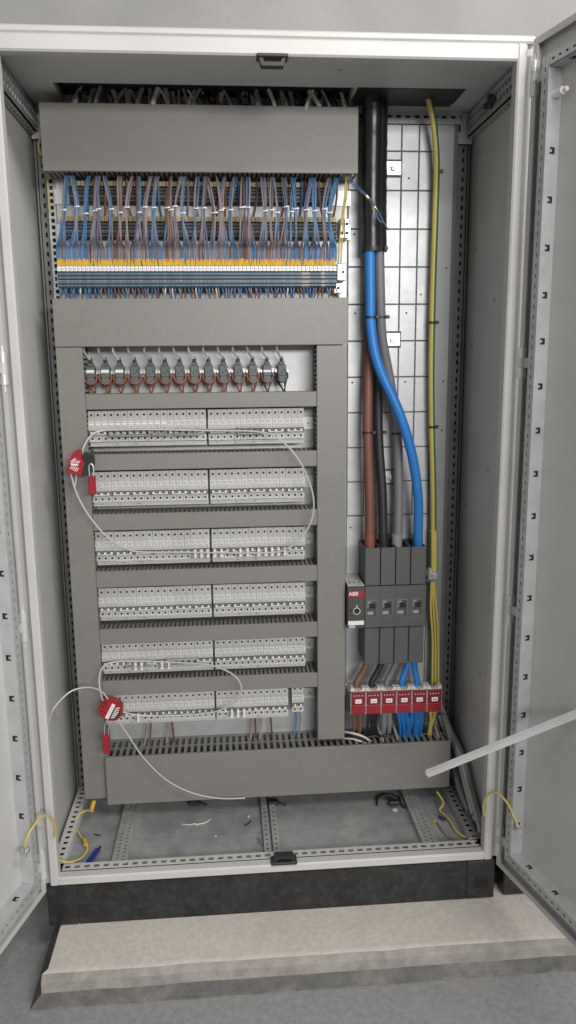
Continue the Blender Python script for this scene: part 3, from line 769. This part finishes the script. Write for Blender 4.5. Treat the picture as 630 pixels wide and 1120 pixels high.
m = MB(); m.tube(spline([W(53, 135, .37), W(44, 150, .36), W(43, 165, .36), W(50, 180, .37), W(54, 230, .38)], 6), .0022, 6, stripe=(0, 1))
single('earth_wire', m, [PEY, PEG], 'thin yellow and green wire curling out at the left of the top duct', 'wire')
# wires rising into the roof entry
for k in range(76):
    x = -.475+k*(.695/75)+rw.uniform(-.006, .006); dx = rw.uniform(-.03, .03)
    c = rw.choice((WGRY, WGRY, BLACKC, WWHT, WWHT)) if 25 < k < 71 else rw.choice((WGRY, BLACKC, WGRY, WWHT))
    nm = {WGRY.name: 'grey', BLACKC.name: 'black', WWHT.name: 'white', GREYC.name: 'dark grey'}[c.name]
    m = MB(); yy = rw.uniform(.295, .335); m.tube(spline([(x, yy, 2.02), (x+dx*.4, yy-rw.uniform(0, .012), 2.055), (x+dx*.8, yy+.005, 2.08), (x+dx*1.2, yy+.01, 2.0955)], 3), rw.choice((.0035, .005, .006)), 6)
    single('incoming_cable', m, c, nm + ' cable behind the top duct rising into the dark roof entry', 'cable', 'cables rising into the roof entry')

# ------------------------------------------------------------------ power cables
def cab_tube(pts, r, mats, name, label, cat='cable', seg=14, n=8, group=None, stripe=None):
    m = MB(); m.tube(spline(pts, n), r, seg, stripe=stripe); return single(name, m, mats, label, cat, group)
sl = thing('cable_sleeve', 'thick black sleeve wrapping the incoming cables from the roof', 'cable sleeve', (.309, .34, 1.70))
m = MB(); rs = random.Random(9)
for (qx, qy, rr) in ((406.5, 0, .0265), (412.5, .012, .0255)):
    pts = spline([W(qx+.8, 94, .305+qy), W(qx+.8, 130, .31+qy), W(qx, 200, .318+qy), W(qx, 274, .326+qy)], 14)
    m.tube(pts, [rr*(1+rs.uniform(-.025, .025)) for _ in pts], 18)
build('sleeve', m, SLEEVE, sl)
m = MB()
for q, rr in ((W(406.5, 273, .326), .0278), (W(412.5, 273, .338), .0268)): m.cyl(q-Vector((0, 0, .006)), (0, 0, 1), rr, .010, 18)
c_ = W(421, 272, .315); m.cbox(c_.x-.004, c_.x+.006, c_.y-.012, c_.y, c_.z-.006, c_.z+.006, .002)
build('end_tie', m, BLACK, sl)
Pc = 'four power cables dropping to the main switch'
cab_tube([W(404, 258, .322), W(404.5, 276, .318), W(405, 320, .308), W(406, 360, .303), W(414, 400, .293), W(436, 450, .283), W(450, 495, .288), W(457, 540, .30), W(457.5, 575, .315), W(457, 610, .325)], .0138, BLUEC, 'power_cable', 'thick blue power cable crossing in front of the others to the switch', group=Pc)
cab_tube([W(414.5, 262, .328), W(416, 330, .328), W(418, 370, .335), W(427, 420, .345), W(434, 470, .345), W(436, 530, .338), W(435.5, 575, .33), W(434, 610, .325)], .0135, GREYC, 'power_cable', 'thick grey power cable just behind the blue one', group=Pc)
cab_tube([W(406, 262, .35), W(405, 340, .35), W(403, 400, .338), W(402, 470, .328), W(404, 540, .325), W(404.5, 610, .325)], .0135, BROWNC, 'power_cable', 'thick brown power cable on the far left of the four', group=Pc)
cab_tube([W(412, 262, .355), W(411, 350, .362), W(413, 420, .352), W(414, 480, .345), W(418, 540, .335), W(419.5, 610, .325)], .0135, BLACKC, 'power_cable', 'thick black power cable between the brown and grey ones', group=Pc)
for (px, col, mm, lab) in ((404.3, 'brown', WORG, 'brown'), (419.3, 'black', BLACKC, 'black'), (434, 'grey', WGRY, 'grey'), (457, 'blue', BLUEC, 'blue')):
    a, b = W(px, 584, .3245), W(px, 606, .325); m = MB(); m.tube([a, (a+b)/2, b], .0150, 14)
    single('cable_boot', m, mm if col != 'grey' else WGRY, '%s shrink boot where the %s cable enters the switch' % (col, lab), 'cable boot', 'shrink boots at the switch')
# ties
def ring_tie(c, r, lab, tilt=0, head=1):
    m = MB(); m.cyl(Vector(c)-Vector((0, 0, .003)), (0, 0, 1), r, .006, 16); m.cbox(c[0]+head*r-.003, c[0]+head*r+.007, c[1]-r*.7, c[1]-r*.7+.008, c[2]-.004, c[2]+.005, .001)
    single('cable_tie', m, BLACK, lab, 'cable tie', 'black ties on the power cables')
ring_tie(W(405.5, 347, .304), .0152, 'black cable tie round the blue cable below the sleeve')
ring_tie(W(416.8, 347, .331), .0150, 'black cable tie round the grey cable below the sleeve')
ring_tie(W(402, 473, .328), .0148, 'black cable tie round the brown cable at mid height')
ring_tie(W(414, 473, .345), .0148, 'black cable tie round the black cable at mid height')
ring_tie(W(434, 474, .345), .0148, 'black cable tie round the grey cable at mid height')
cab_tube([W(464, 92, .30), W(470, 112, .315), W(475, 140, .335), W(477.5, 180, .345), W(476, 240, .352), W(473.5, 320, .352), W(472, 400, .352), W(472.5, 470, .352), W(474, 540, .35), W(474, 620, .35)], .0086, [PEY, PEG], 'earth_cable', 'long yellow and green earth cable running from the roof down the right', n=8, stripe=(2, 3, 4, 5, 9, 10, 11))
for y, lab in ((188, 'top'), (353, 'middle'), (467, 'bottom')):
    px = {188: 477.3, 353: 472.8, 467: 472.4}[y]
    c = W(px, y, .351); ring_tie(c, .0102, 'black cable tie round the yellow earth cable, %s of three' % {'top': 'uppermost', 'middle': 'middle', 'bottom': 'lowest'}[lab])
a, b = W(474, 580, .35), W(474, 624, .35); m = MB(); m.tube([a, (a+b)/2, b], .0122, 12, stripe=(0, 1, 2, 6, 7, 8)); single('shrink_boot', m, [PEY, PEG], 'yellow and green shrink boot at the lower end of the earth cable', 'cable boot')
c = W(473, 628, .345); m = MB(); m.cbox(c.x-.013, c.x+.013, c.y-.004, c.y+.006, c.z-.016, c.z+.02, .002); m.cyl((c.x+.002, c.y-.004, c.z), (0, -1, 0), .010, .008, 6); m.cyl((c.x+.002, c.y-.012, c.z), (0, -1, 0), .005, .006, 10); m.box(c.x-.01, c.x+.01, c.y+.006, PY-.001, c.z-.01, c.z+.01)
single('earth_lug', m, ZINC, 'zinc bolt and lug joining the earth cables right of the switch', 'cable lug')
for q, dx in enumerate((-3, 0, 3)):
    cab_tube([W(473+dx*.4, 636, .345), W(474+dx, 665, .345), W(476+dx, 700, .348), W(476+dx*1.1, 752, .34)], .0042, [PEY, PEG], 'earth_cable', 'yellow and green cable between the lug and the red blocks, %s of three' % ('left', 'middle', 'right')[q], seg=8, stripe=(0, 1, 2, 5), group='three earth cables below the lug')

# ------------------------------------------------------------------ main switch
sw = thing('main_switch', 'dark grey four-pole main switch with red logo strip and cable shrouds', 'switch', (.37, PY-.002, .555))
px_u = [(398.5, 415.5), (416.5, 432.5), (433.5, 449), (450, 467)]
yf = .275
ub = [.2790, .3235, .3670, .4100, .4555]
for k in range(4):
    a, b = ub[k]+.0012, ub[k+1]-.0012
    m = MB()
    z0, z1 = .7935, .903
    m.cbox(a, b, yf, yf+.004, z0, z1, .001); m.box(a, a+.002, yf+.004, PY-.003, z0, z1); m.box(b-.002, b, yf+.004, PY-.003, z0, z1); m.box(a+.002, b-.002, PY-.008, PY-.003, z0, z1); m.box(a+.002, b-.002, yf+.004, PY-.008, z0, z0+.002)
    build('terminal_shroud', m, SWG, sw)
    m = MB(); m.cbox(a-.001*k*.6, b-.001*k*.6, yf, PY-.003, .556, .6665, .002); build('terminal_shroud', m, SWG, sw)
m = MB(); m.cbox(.2785, .4565, yf-.004, PY-.003, .669, .7915, .002)
for k in range(1, 4): m.box(ub[k]-.0004, ub[k]+.0004, yf-.0044, yf-.003, .670, .7905, 1)
m.box(.2795, .4555, yf-.0044, yf-.003, .775, .7757, 1); m.box(.2795, .4555, yf-.0044, yf-.003, .683, .6837, 1)
build('switch_body', m, [SWG, SWG2], sw)
for k in range(4):
    c = (ub[k]+ub[k+1])/2 - .002
    m = MB(); m.cbox(c-.0155, c+.0155, yf-.0052, yf-.0038, .706, .751, .0004, 4); m.box(c-.0145, c+.0145, yf-.0056, yf-.005, .7065, .750, 1)
    m.box(c-.0125, c-.002, yf-.0060, yf-.005, .744, .748, 2); m.box(c-.0125, c+.004, yf-.0060, yf-.005, .7095, .719, 2); m.box(c-.0125, c-.0105, yf-.0060, yf-.005, .730, .743, 2)
    m.box(c-.006, c+.010, yf-.0062, yf-.005, .728, .742, 3)
    build('pole_window', m, [SWG, SWG2, BRK2, DARK, WGRY], sw)
m = MB(); m.cbox(.2285, .277, yf-.012, PY-.003, .672, .797, .002); build('operating_module', m, SWG2, sw)
m = MB(); m.box(.2295, .2765, yf-.010, PY-.006, .7972, .7985)
for q in (.238, .252, .266): m.cyl((q, yf+.02, .7985), (0, 0, 1), .003, .0008, 8, 1)
build('module_top', m, [BRK, DARK], sw)
m = MB(); m.cbox(.2300, .2755, yf-.0136, yf-.0115, .766, .784, .0004)
red = build('logo_strip', m, RED, sw)
m = MB(); m.cbox(.2300, .2755, yf-.0136, yf-.0115, .683, .695, .0004); build('label_strip', m, WHITE, sw)
m = MB(); m.cbox(.2325, .250, yf-.0136, yf-.0115, .6735, .6815, .0004); m.box(.234, .2485, yf-.014, yf-.013, .676, .679, 1); build('label_strip', m, [BRK, PRINT], sw)
m = MB(); kc = (.2545, yf-.0118, .724)
for i in range(20):
    a0, a1 = 2*pi*i/20, 2*pi*(i+1)/20
    m.obox((kc[0]+.0085*cos(a0), kc[1]-.002, kc[2]+.0085*sin(a0)), (.0085*(cos(a1)-cos(a0)), 0, .0085*(sin(a1)-sin(a0))), (.0022*cos(a0), 0, .0022*sin(a0)), (0, .002, 0), 0)
m.cyl(kc, (0, -1, 0), .0062, .0016, 14, 1); m.box(kc[0]-.0015, kc[0]+.0015, kc[1]-.002, kc[1]-.0005, kc[2]+.011, kc[2]+.018, 0); m.cyl((kc[0]-.015, kc[1], kc[2]+.003), (0, -1, 0), .003, .0014, 10, 1)
build('shaft_socket', m, [BRK, DARK], sw)
def text(s, size, loc, rot, m_, name, parent, depth=.0003, bold=0.):
    cu = bpy.data.curves.new(name, 'FONT'); cu.body = s; cu.size = size; cu.extrude = depth; cu.align_x = 'CENTER'; cu.align_y = 'CENTER'; cu.offset = bold
    tmp = bpy.data.objects.new('tmp', cu); COL.objects.link(tmp); bpy.context.view_layer.update()
    me = bpy.data.meshes.new_from_object(tmp.evaluated_get(bpy.context.evaluated_depsgraph_get())); bpy.data.objects.remove(tmp)
    me.materials.clear(); me.materials.append(m_); o = bpy.data.objects.new(name, me); COL.objects.link(o)
    o.parent = parent; o.location = Vector(loc)-ROOTLOC[parent.name]; o.rotation_euler = rot; return o
text('ABB', .0150, (.2445, yf-.0142, .775), (pi/2, 0, 0), WHITE, 'logo', red, bold=.00025)
# links from the switch to the blocks
BX0, BW, BZ0, BZ1 = .2420, .0455, .398, .478
BYF = .285
bc = [BX0+BW*(k+.5) for k in range(6)]
G = 'short cables between switch and red blocks'
for (xa, k, mm, nm, ya) in ((.300, 0, WBRN, 'dark brown', .33), (.345, 1, BLACKC, 'black', .33), (.388, 2, GREYC, 'dark grey', .33), (.425, 3, BLUEC, 'blue', .33), (.440, 4, BLUEC, 'blue', .325)):
    cab_tube([(xa, ya, .575), (xa-.002, ya-.004, .545), ((xa+bc[k])/2-.002, .322, .51), (bc[k]+.0, .318, .484), (bc[k], .318, .462)], .0095, mm, 'link_cable', 'short %s cable from the switch into the %s red block from the left' % (nm, ORD[k]), group=G, n=6)
# distribution blocks
def make_block(label):
    t = thing('distribution_block', label, 'distribution block', (0, 0, 0), 'red distribution blocks in a row')
    h = BZ1-BZ0; w2 = BW/2-.0006
    m = MB()
    # cream base with a scalloped rim on top
    m.cbox(-w2, w2, .018, .085, 0, h-.026, .002)
    rim = [(-w2, h-.009), (-w2, h+.002)] + [(-w2*.55+.0, h+.002)] + [(.012*cos(a)*1.05, h+.001-.009*sin(a)) for a in [pi-pi*i/8 for i in range(9)]] + [(w2*.55, h+.002), (w2, h+.002), (w2, h-.009)]
    m.plate(rim, .004, .024); m.box(-w2, -w2+.0026, .0, .02, .002, h-.012); m.box(w2-.0026, w2, 0, .02, .002, h-.012)
    build('base', m, CREAM, t, local=True)
    m = MB(); m.cbox(-w2+.0014, w2-.0014, -.003, .03, h*.40, h-.0095, .0015); build('upper_cover', m, DRED, t, local=True)
    m = MB(); m.cbox(-w2+.0014, w2-.0014, -.0045, .03, .003, h*.40-.0006, .0015); m.box(-w2+.003, w2-.003, -.0051, -.004, h*.2, h*.2+.0012, 1)
    for q in range(4):
        for zz in (.006, h*.27): m.cyl((-w2+.0085+q*.0085, -.0044, zz+.003), (0, -1, 0), .0022, .0008, 8, 1)
    build('lower_cover', m, [RED, DRED], t, local=True)
    m = MB()
    for q in range(4): m.cyl((-w2+.0085+q*.0085, -.0028, h*.76), (0, -1, 0), .0018, .0012, 8)
    build('screw', m, CREAM, t, local=True)
    m = MB(); m.cbox(-.0095, .0095, -.0046, -.0028, h*.46, h*.62, .0004); m.box(-.006, .006, -.0051, -.0042, h*.52, h*.545, 1); build('label', m, [WHITE, PRINT], t, local=True)
    return t
col6 = ['over brown wires', 'over black wires', 'over grey wires', 'over the left blue wires', 'over the right blue wires', 'over yellow and green wires']
pb = None
for k in range(6):
    lab = 'red distribution block with white label %s, %s from the left' % (col6[k], ORD[k]); loc = (bc[k], BYF, BZ0-k*.0006)
    if pb is None: pb = make_block(lab); pb.location = loc
    else: dup(pb, loc, lab)
m = MB(); m.box(.235, .53, PY-.016, PY-.008, .425, .455); m.box(.24, .26, PY-.009, PY-.0005, .42, .46); m.box(.50, .52, PY-.009, PY-.0005, .42, .46)
single('mounting_rail', m, ZINC, 'zinc rail behind the red distribution blocks', 'mounting rail')
for k, (mm, nm, n_) in enumerate(((WBRN, 'brown', 4), (BLACKC, 'black', 4), (WGRY, 'grey', 4), (BLUEC, 'blue', 5), (BLUEC, 'blue', 6), ((PEY, PEG), 'yellow and green', 3))):
    for q in range(n_):
        x = bc[k] + (q-(n_-1)/2)*(.0075 if n_ < 5 else .0068) + rw.uniform(-.001, .001)
        dx = rw.uniform(-.004, .004) + (.012 if k in (3,) else 0) + (-.004 if k == 4 else 0) + (-.006*(q-1) if k == 5 else 0)
        cab_tube([(x, .312, .408), (x+dx*.2, .305+.004*(q % 2), .38), (x+dx, .312, .345), (x+dx*1.4, .325, .30), (x+dx*1.4, .33, .27)], .0045, mm if isinstance(mm, tuple) is False else list(mm), 'outgoing_wire',
                 '%s wire dropping from the %s red block into the bottom duct' % (nm, ORD[k]), 'wire', seg=7, n=4, group='wires below the %s red block' % ORD[k], stripe=(0, 1, 4) if k == 5 else None)
for k in range(2):
    c = Vector((bc[k+1]-.002, .312, .318)); m = MB(); m.tube([c+Vector((.021*cos(a), .010*sin(a), .002*cos(a))) for a in [2*pi*i/18 for i in range(19)]], .003, 6)
    single('cable_tie', m, BLACK, 'black cable tie round the %s wires under the red blocks' % ('black', 'grey')[k], 'cable tie')
# grey arms of the open duct end
for q, px in enumerate((419, 436, 481, 493)):
    m = MB(); a = W(px-9, 783, .36); b = W(px, 812, .30); m.tube([a, (a+b)/2, b], .0055, 4)
    single('duct_finger', m, DUCT, 'bent grey duct finger standing up under the red blocks, %s from the left' % ORD[q], 'duct finger', 'bent duct fingers')
for q in range(4):
    nm = ('white', 'black', 'black', 'white')[q]
    cab_tube([W(374, 800+q*2.5, .33), W(386, 802+q*2, .305), W(398, 806+q*2, .30), W(408, 813+q, .31)], .0035, WWHT if nm == 'white' else BLACKC, 'stray_wire', '%s wire leaving the bottom of the right vertical duct, %s' % (nm, ('uppermost', 'second down', 'third down', 'lowest')[q]), 'wire', seg=7, n=5, group='stray wires by the right vertical duct')
# bundle down the right corner
for q in range(13):
    dx = -10+q*1.6+rw.uniform(-1.5, 1.5); mm = rw.choice((GREYC, WGRY, BLACKC, LEAD, LEAD)); nm = 'pale grey' if mm is LEAD else 'black' if mm is BLACKC else ('dark grey' if mm is GREYC else 'grey')
    ax = .584-.0055*(q % 4); e = rw.uniform(-2, 2)
    pts = [W(476+dx*.6, 770, .40), W(484+dx*.8, 795, .385), WX(496+dx, 826+e, ax-.006), WX(506+dx, 864+e, ax), WX(515+dx, 895, ax), WX(522+dx*.4, 914, ax-.004)]
    for p in pts: p.z = max(p.z, .137+.006*(q % 3))
    cab_tube(pts, .0056, mm, 'bundle_cable', nm + ' cable of the bundle lying into the right floor corner', 'cable', seg=7, n=6, group='cable bundle in the right floor corner')
for q, (dx, rr, mm, nm) in enumerate(((-3, .0085, WGRY, 'thick grey'), (4, .0075, LEAD, 'thick pale grey'))):
    pts = [W(482+dx*.5, 782, .372), W(489+dx*.6, 800, .352), WX(498+dx, 830, .566), WX(506+dx, 862, .566), WX(515+dx*.6, 890, .566)]
    for p in pts: p.z = max(p.z, .150)
    cab_tube(pts, rr, mm, 'bundle_cable', nm + ' cable on top of the bundle in the right floor corner', 'cable', seg=9, n=6, group='cable bundle in the right floor corner')
c = WX(512, 892, .574); m = MB(); m.tube([c+Vector((.024*cos(a), .004*sin(a), .022*sin(a))) for a in [2*pi*i/18 for i in range(19)]], .003, 6); single('cable_tie', m, BLACK, 'black tie round the cable bundle in the right floor corner', 'cable tie')

# ------------------------------------------------------------------ lockout devices and their cables
GL = 'steel lockout cables'
def lk(pts, r, label): cab_tube([W(*p) for p in pts], r*.8, STEELW, 'lockout_cable', label, 'lockout cable', seg=8, n=8, group=GL)
lk([(89, 500, .245), (92, 488, .25), (100, 476, .262), (112, 471, .272), (140, 470, .278), (180, 470, .278), (230, 471, .278), (280, 472, .275), (305, 480, .255), (328, 505, .245), (342, 540, .242), (341, 568, .245), (328, 590, .255), (312, 601, .268), (300, 604, .275), (270, 605, .277), (200, 604, .277), (160, 604, .274), (140, 601, .268), (118, 588, .25), (98, 565, .245), (84, 540, .245), (77, 515, .245), (76, 500, .245)], .0030,
   'upper steel lockout cable looping through the top and third breaker rows')
lk([(84, 515, .25), (83, 524, .25), (82, 532, .25)], .0030, 'short cut end of steel cable under the upper red lockout')
lk([(114, 772, .242), (109, 752, .245), (109, 738, .25), (114, 728, .26), (126, 724, .272), (150, 723, .277), (200, 725, .277), (232, 728, .265), (255, 738, .25), (264, 752, .247), (258, 767, .255), (240, 777, .268), (220, 781, .276), (180, 783, .276), (150, 782, .268), (132, 778, .25), (126, 775, .245)], .0030,
   'lower steel lockout cable looping through the two bottom breaker rows')
lk([(120, 768, .238), (113, 758, .236), (104, 753, .225), (92, 752, .205), (78, 756, .185), (66, 766, .165), (57, 778, .15), (54, 789, .145)], .0028, 'free end of steel cable arching left over the vertical duct')
lk([(128, 786, .24), (140, 804, .245), (158, 830, .25), (182, 853, .252), (210, 867, .252), (240, 873, .25), (268, 873, .248)], .0028, 'free end of steel cable drooping across the bottom duct')

def lockout(px, py, Y, rot, two_tone, lab, name='cable_lockout'):
    c = W(px, py, Y); t = thing(name, lab, 'lockout device', c)
    t.rotation_euler = (0, radians(rot), 0); t.scale = (1.2, 1.1, 1.2) if two_tone else (1.12, 1.1, 1.12)
    R = .030
    poly = [(R*1.10*cos(a)*(1 if abs(cos(a)) < .75 else .93), R*.92*sin(a)) for a in [2*pi*i/14 for i in range(14)]]
    m = MB()
    if two_tone:
        m.plate([(-.022, -.026), (.006, -.026), (.010, .004), (.002, .012), (.000, .028), (-.012, .028), (-.026, .004)], 0, .022)
        build('body', m, RED, t, local=True)
        m = MB(); m.plate([(.0065, -.026), (.024, -.022), (.029, .004), (.025, .022), (.006, .026), (.0025, .013), (.0105, .005)], .002, .022); m.cyl((.018, .002, .012), (0, -1, 0), .006, .003, 10)
        build('clamp_jaw', m, BLACK, t, local=True)
        m = MB(); m.plate([(-.021, -.018), (-.003, -.022), (.002, -.002), (-.009, .016), (-.019, .008)], -.0012, -.0002)
        lb = build('warning_label', m, RED, t, local=True)
        m = MB()
        for q in range(5): m.obox((-.020+q*.0035, -.0022, -.015-q*.001), (.0016, 0, 0), (.004, 0, .009), (0, .0012, 0))
        for q in range(6): m.obox((-.021+q*.0032, -.0022, -.001), (.0016, 0, 0), (.004, 0, .007+(.004 if q in (1, 2) else 0)), (0, .0012, 0))
        m.obox((-.019, -.0024, -.006), (.016, 0, 0), (0, 0, .0035), (0, .0012, 0))
        build('hazard_stripe', m, WHITE, lb, local=True)
    else:
        m.plate(poly, 0, .022); m.plate([(p[0]*.94, p[1]*.94) for p in poly], -.003, 0)
        for (qx, qz) in ((-.022, .002), (-.019, -.009), (-.021, .011)): m.cyl((qx, -.0028, qz), (0, -1, 0), .0025, .0008, 8, 1)
        build('body', m, [RED, DARK], t, local=True)
        m = MB(); m.plate([(-.0045, -.022), (.0045, -.022), (.0045, .020), (-.0045, .020)], -.0045, -.0032)
        for q in range(6): m.box(-.002, .001, -.0049, -.004, -.013+q*.005, -.010+q*.005, 1)
        build('white_label', m, [WHITE, CREAM], t, local=True)
        m = MB(); m.plate([(.0065, -.018), (.021, -.015), (.025, .002), (.019, .015), (.0065, .019)], -.0045, -.0032)
        lb = build('warning_label', m, BLACK, t, local=True)
        m = MB()
        for q in range(6): m.obox((.008, -.0056, -.016+q*.0056), (0, 0, .0026), (.012-.0012*abs(q-2.5), 0, .004), (0, .0012, 0))
        build('hazard_stripe', m, WHITE, lb, local=True)
    return t
lockout(87.5, 507, .235, 12, True, 'upper lockout, half red and half black with white hazard stripes', 'cable_lockout')
lockout(121, 777, .232, 28, False, 'lower all-red lockout with a white label and striped warning panel', 'cable_lockout')
def padlock(xt, yt, xb, yb, Y, lab):
    a, b = W(xt, yt, Y), W(xb, yb, Y); t = thing('padlock', lab, 'padlock', (b.x, b.y, b.z), 'red padlocks hanging on the lockouts')
    L = a.z-b.z; h = L*.62; wd = .0095
    m = MB(); m.cbox(-wd, wd, -.008, .008, 0, h, .003); build('body', m, RED, t, local=True)
    m = MB(); sx = (a.x-b.x); top = L
    m.tube(spline([(-.0055+sx*.2, 0, h-.004), (-.0055+sx, 0, top-.006), (sx, 0, top+.002), (.0055+sx, 0, top-.006), (.0055+sx*.2, 0, h-.004)], 6), .0020, 8); build('shackle', m, ZINC, t, local=True)
padlock(99.5, 508, 101.5, 541, .238, 'red padlock hanging beside the upper lockout')
padlock(117, 790, 117, 824, .238, 'red padlock hanging under the lower lockout')

# ------------------------------------------------------------------ door earth straps, loose bar, debris
def strap(pts, r, lab, grp='yellow and green straps between frame and doors'):
    m = MB(); m.tube(spline(pts, 8), r, 8); return single('earth_strap', m, [PEY], lab, 'earth strap', grp)
strap([W(60, 915, -.005), W(60, 903, -.02), W(55, 893, -.04), W(46, 893, -.07), W(37, 903, -.10), W(30, 915, -.118), W(27, 926, -.12)], .0029, 'yellow strap arching from the frame to the left door')
strap([W(530, 892, -.005), W(529, 880, -.012), W(535, 868, -.03), W(545, 868, -.06), W(556, 880, -.085), W(562, 893, -.10), W(566, 902, -.105)], .0029, 'yellow strap arching from the frame to the right door')
strap([WZ(64, 940, .14), WZ(75, 943, .13), WZ(88, 939, .115), WZ(95, 930, .112), WZ(94, 922, .115), WZ(88, 914, .113), WZ(83, 903, .12), WZ(84, 893, .13), WZ(93, 887, .14), WZ(101, 887, .15)], .0026, 'yellow strap curling on the left floor corner', None)
strap([WZ(527, 908, .14), WZ(518, 914, .12), WZ(508, 915, .114), WZ(498, 908, .113), WZ(494, 900, .114), WZ(487, 892, .113), WZ(481, 886, .114), WZ(485, 878, .13), WZ(478, 866, .15)], .0026, 'yellow strap lying on the right floor corner', None)
for (p, lab) in ((W(28, 930, -.122), 'left'), (W(567, 904, -.107), 'right')):
    m = MB(); m.cyl(p, (1 if lab == 'left' else -1, 0, 0), .007, .008, 10); m.cyl(p+Vector((0, 0, -.004)), (0, -1, 0), .006, .012, 8); m.cyl(p+Vector((-.006, 0, .002)), (0, -1, -.2), .005, .014, 8)
    single('strap_bolt', m, ZINC, 'zinc bolts holding the yellow strap on the %s door rail' % lab, 'bolt', 'bolts of the door straps')
m = MB(); m.cyl(WZ(100, 886, .14), (.3, .2, .9), .006, .028, 8); single('strap_ferrule', m, YEL, 'yellow crimp end standing under the left vertical duct', 'crimp end')
m = MB(); m.cyl(WZ(94, 924, .116), (-.3, .9, .1), .006, .02, 8); single('strap_ferrule', m, YEL, 'yellow crimp end beside the dark blue marker', 'crimp end')
m = MB(); c = WZ(480, 893, .113); m.cyl(c, (.5, -.8, .05), .0048, .022, 8)
single('strap_ferrule', m, BLUEP, 'blue crimp end on the strap lying on the right floor corner', 'crimp end')
# loose metal bar
p0, p1 = W(466, 845, -.10), W(630, 779, -.27); d = (p1-p0).normalized()
dn = Vector((-.97, -.242, 0)); tt = (.012-(p0-Vector((.604, -.012, 0))).dot(dn))/d.dot(dn); p2 = p0+d*tt
toc = (CAMP-(p0+p1)/2).normalized(); sd = (toc+Vector((.1, 0, .95))); sd = (sd-d*sd.dot(d)).normalized(); nn = sd.cross(d).normalized()
m = MB(); Ld = p2-p0
m.obox(p0-nn*.0055, Ld, nn*.011, sd*.0018); m.obox(p0+nn*.0055, Ld, nn*.0016, -sd*.008); m.obox(p0-nn*.0071, Ld, nn*.0016, -sd*.008)
m.obox(p0+nn*.0071-sd*.0062, Ld, nn*.0032, -sd*.0018); m.obox(p0-nn*.0071-sd*.0062, Ld, -nn*.0032, -sd*.0018)
single('metal_bar', m, BARM, 'bright zinc channel bar sticking out from the right door across the bottom duct', 'metal bar')
# debris
m = MB(); a, b = WZ(97, 944, .108), WZ(110, 927, .108); dv = (b-a); pv = Vector((dv.y, -dv.x, 0)).normalized()
m.obox(a-pv*.0065, dv*.8, pv*.013, (0, 0, .007)); m.obox(a+dv*.8-pv*.003, dv*.2, pv*.006, (0, 0, .005))
single('marker_pen', m, BLUEP, 'dark blue marker lying on the left of the cabinet floor', 'marker')
def scrap(px, py, kind, lab, mm, L=.03, ang=0):
    c = WZ(px, py, .1062); dx, dy = cos(ang)*L/2, sin(ang)*L/2; m = MB()
    if kind == 'wire': m.tube(spline([c-Vector((dx, dy, 0)), c+Vector((dy*.3, -dx*.3, .001)), c+Vector((dx, dy, 0))], 5), .0017, 6)
    elif kind == 'flake': m.plate([(0, 0)]*0 or [(-L/2, 0), (L*.1, -.001), (L/2, .001), (0, .003)], -L/3, L/3); m.v = [(v[0]*cos(ang)-v[1]*sin(ang)+c.x, v[0]*sin(ang)+v[1]*cos(ang)+c.y, v[2]+c.z) for v in m.v]
    single('floor_scrap', m, mm, lab, 'scrap', 'scraps on the cabinet floor')
scrap(222, 899, 'wire', 'white cut wire end on the cabinet floor, left of the middle rails', WWHT, .05, .5)
scrap(207, 901, 'wire', 'thin pale wire scrap beside the white cut wire end', CREAM, .04, 0)
scrap(271, 900, 'wire', 'black wire scrap on the floor left of the middle rails', BLACKC, .03, .9)
scrap(287, 921, 'wire', 'grey wire scrap close to the middle floor rails', GREYC, .05, -1.1)
scrap(432, 886, 'flake', 'white paper flake on the right of the cabinet floor', WWHT, .016, .3)
scrap(236, 915, 'flake', 'tiny white crumb in the middle of the floor plate', WWHT, .006, .9)
scrap(145, 909, 'flake', 'small yellow crumb beside the left floor rail', YEL, .009, .4)
scrap(476, 898, 'flake', 'small yellow scrap right of the right floor rail', YEL, .014, 1.)
scrap(107, 913, 'wire', 'black wire scrap on the left floor plate', BLACKC, .02, -.3)
scrap(272, 893, 'flake', 'pale crumb near the black wire scrap', CREAM, .008, 0)
cab_tube([WZ(412, 881, .107), WZ(414, 872, .112), WZ(424, 869, .112), WZ(436, 872, .109), WZ(440, 882, .107), WZ(446, 884, .107)], .0028, BLACKC, 'floor_wire', 'black wire curving on the floor beside the right floor rail', 'wire', seg=7)
cab_tube([WZ(478, 900, .107), WZ(486, 912, .107), WZ(495, 918, .107), WZ(505, 922, .107)], .0026, GREYC, 'floor_wire', 'dark grey wire lying by the right end of the sill', 'wire', seg=7)
for (px, xx) in ((214, -.2), (300, 0), (432, .33)):
    c = WZ(px, 876, .12); m = MB(); m.cbox(c.x-.02, c.x+.012, c.y-.012, c.y+.01, .110, .1235, .003); m.tube(spline([(c.x+.01, c.y, .118), (c.x+.024, c.y-.01, .114), (c.x+.034, c.y-.006, .109)], 4), .0025, 6)
    single('cable_clip', m, BLACK, 'black clip on the floor under the bottom duct, %s' % {214: 'at the left', 300: 'at the middle rails', 432: 'at the right'}[px], 'clip', 'black clips under the bottom duct')
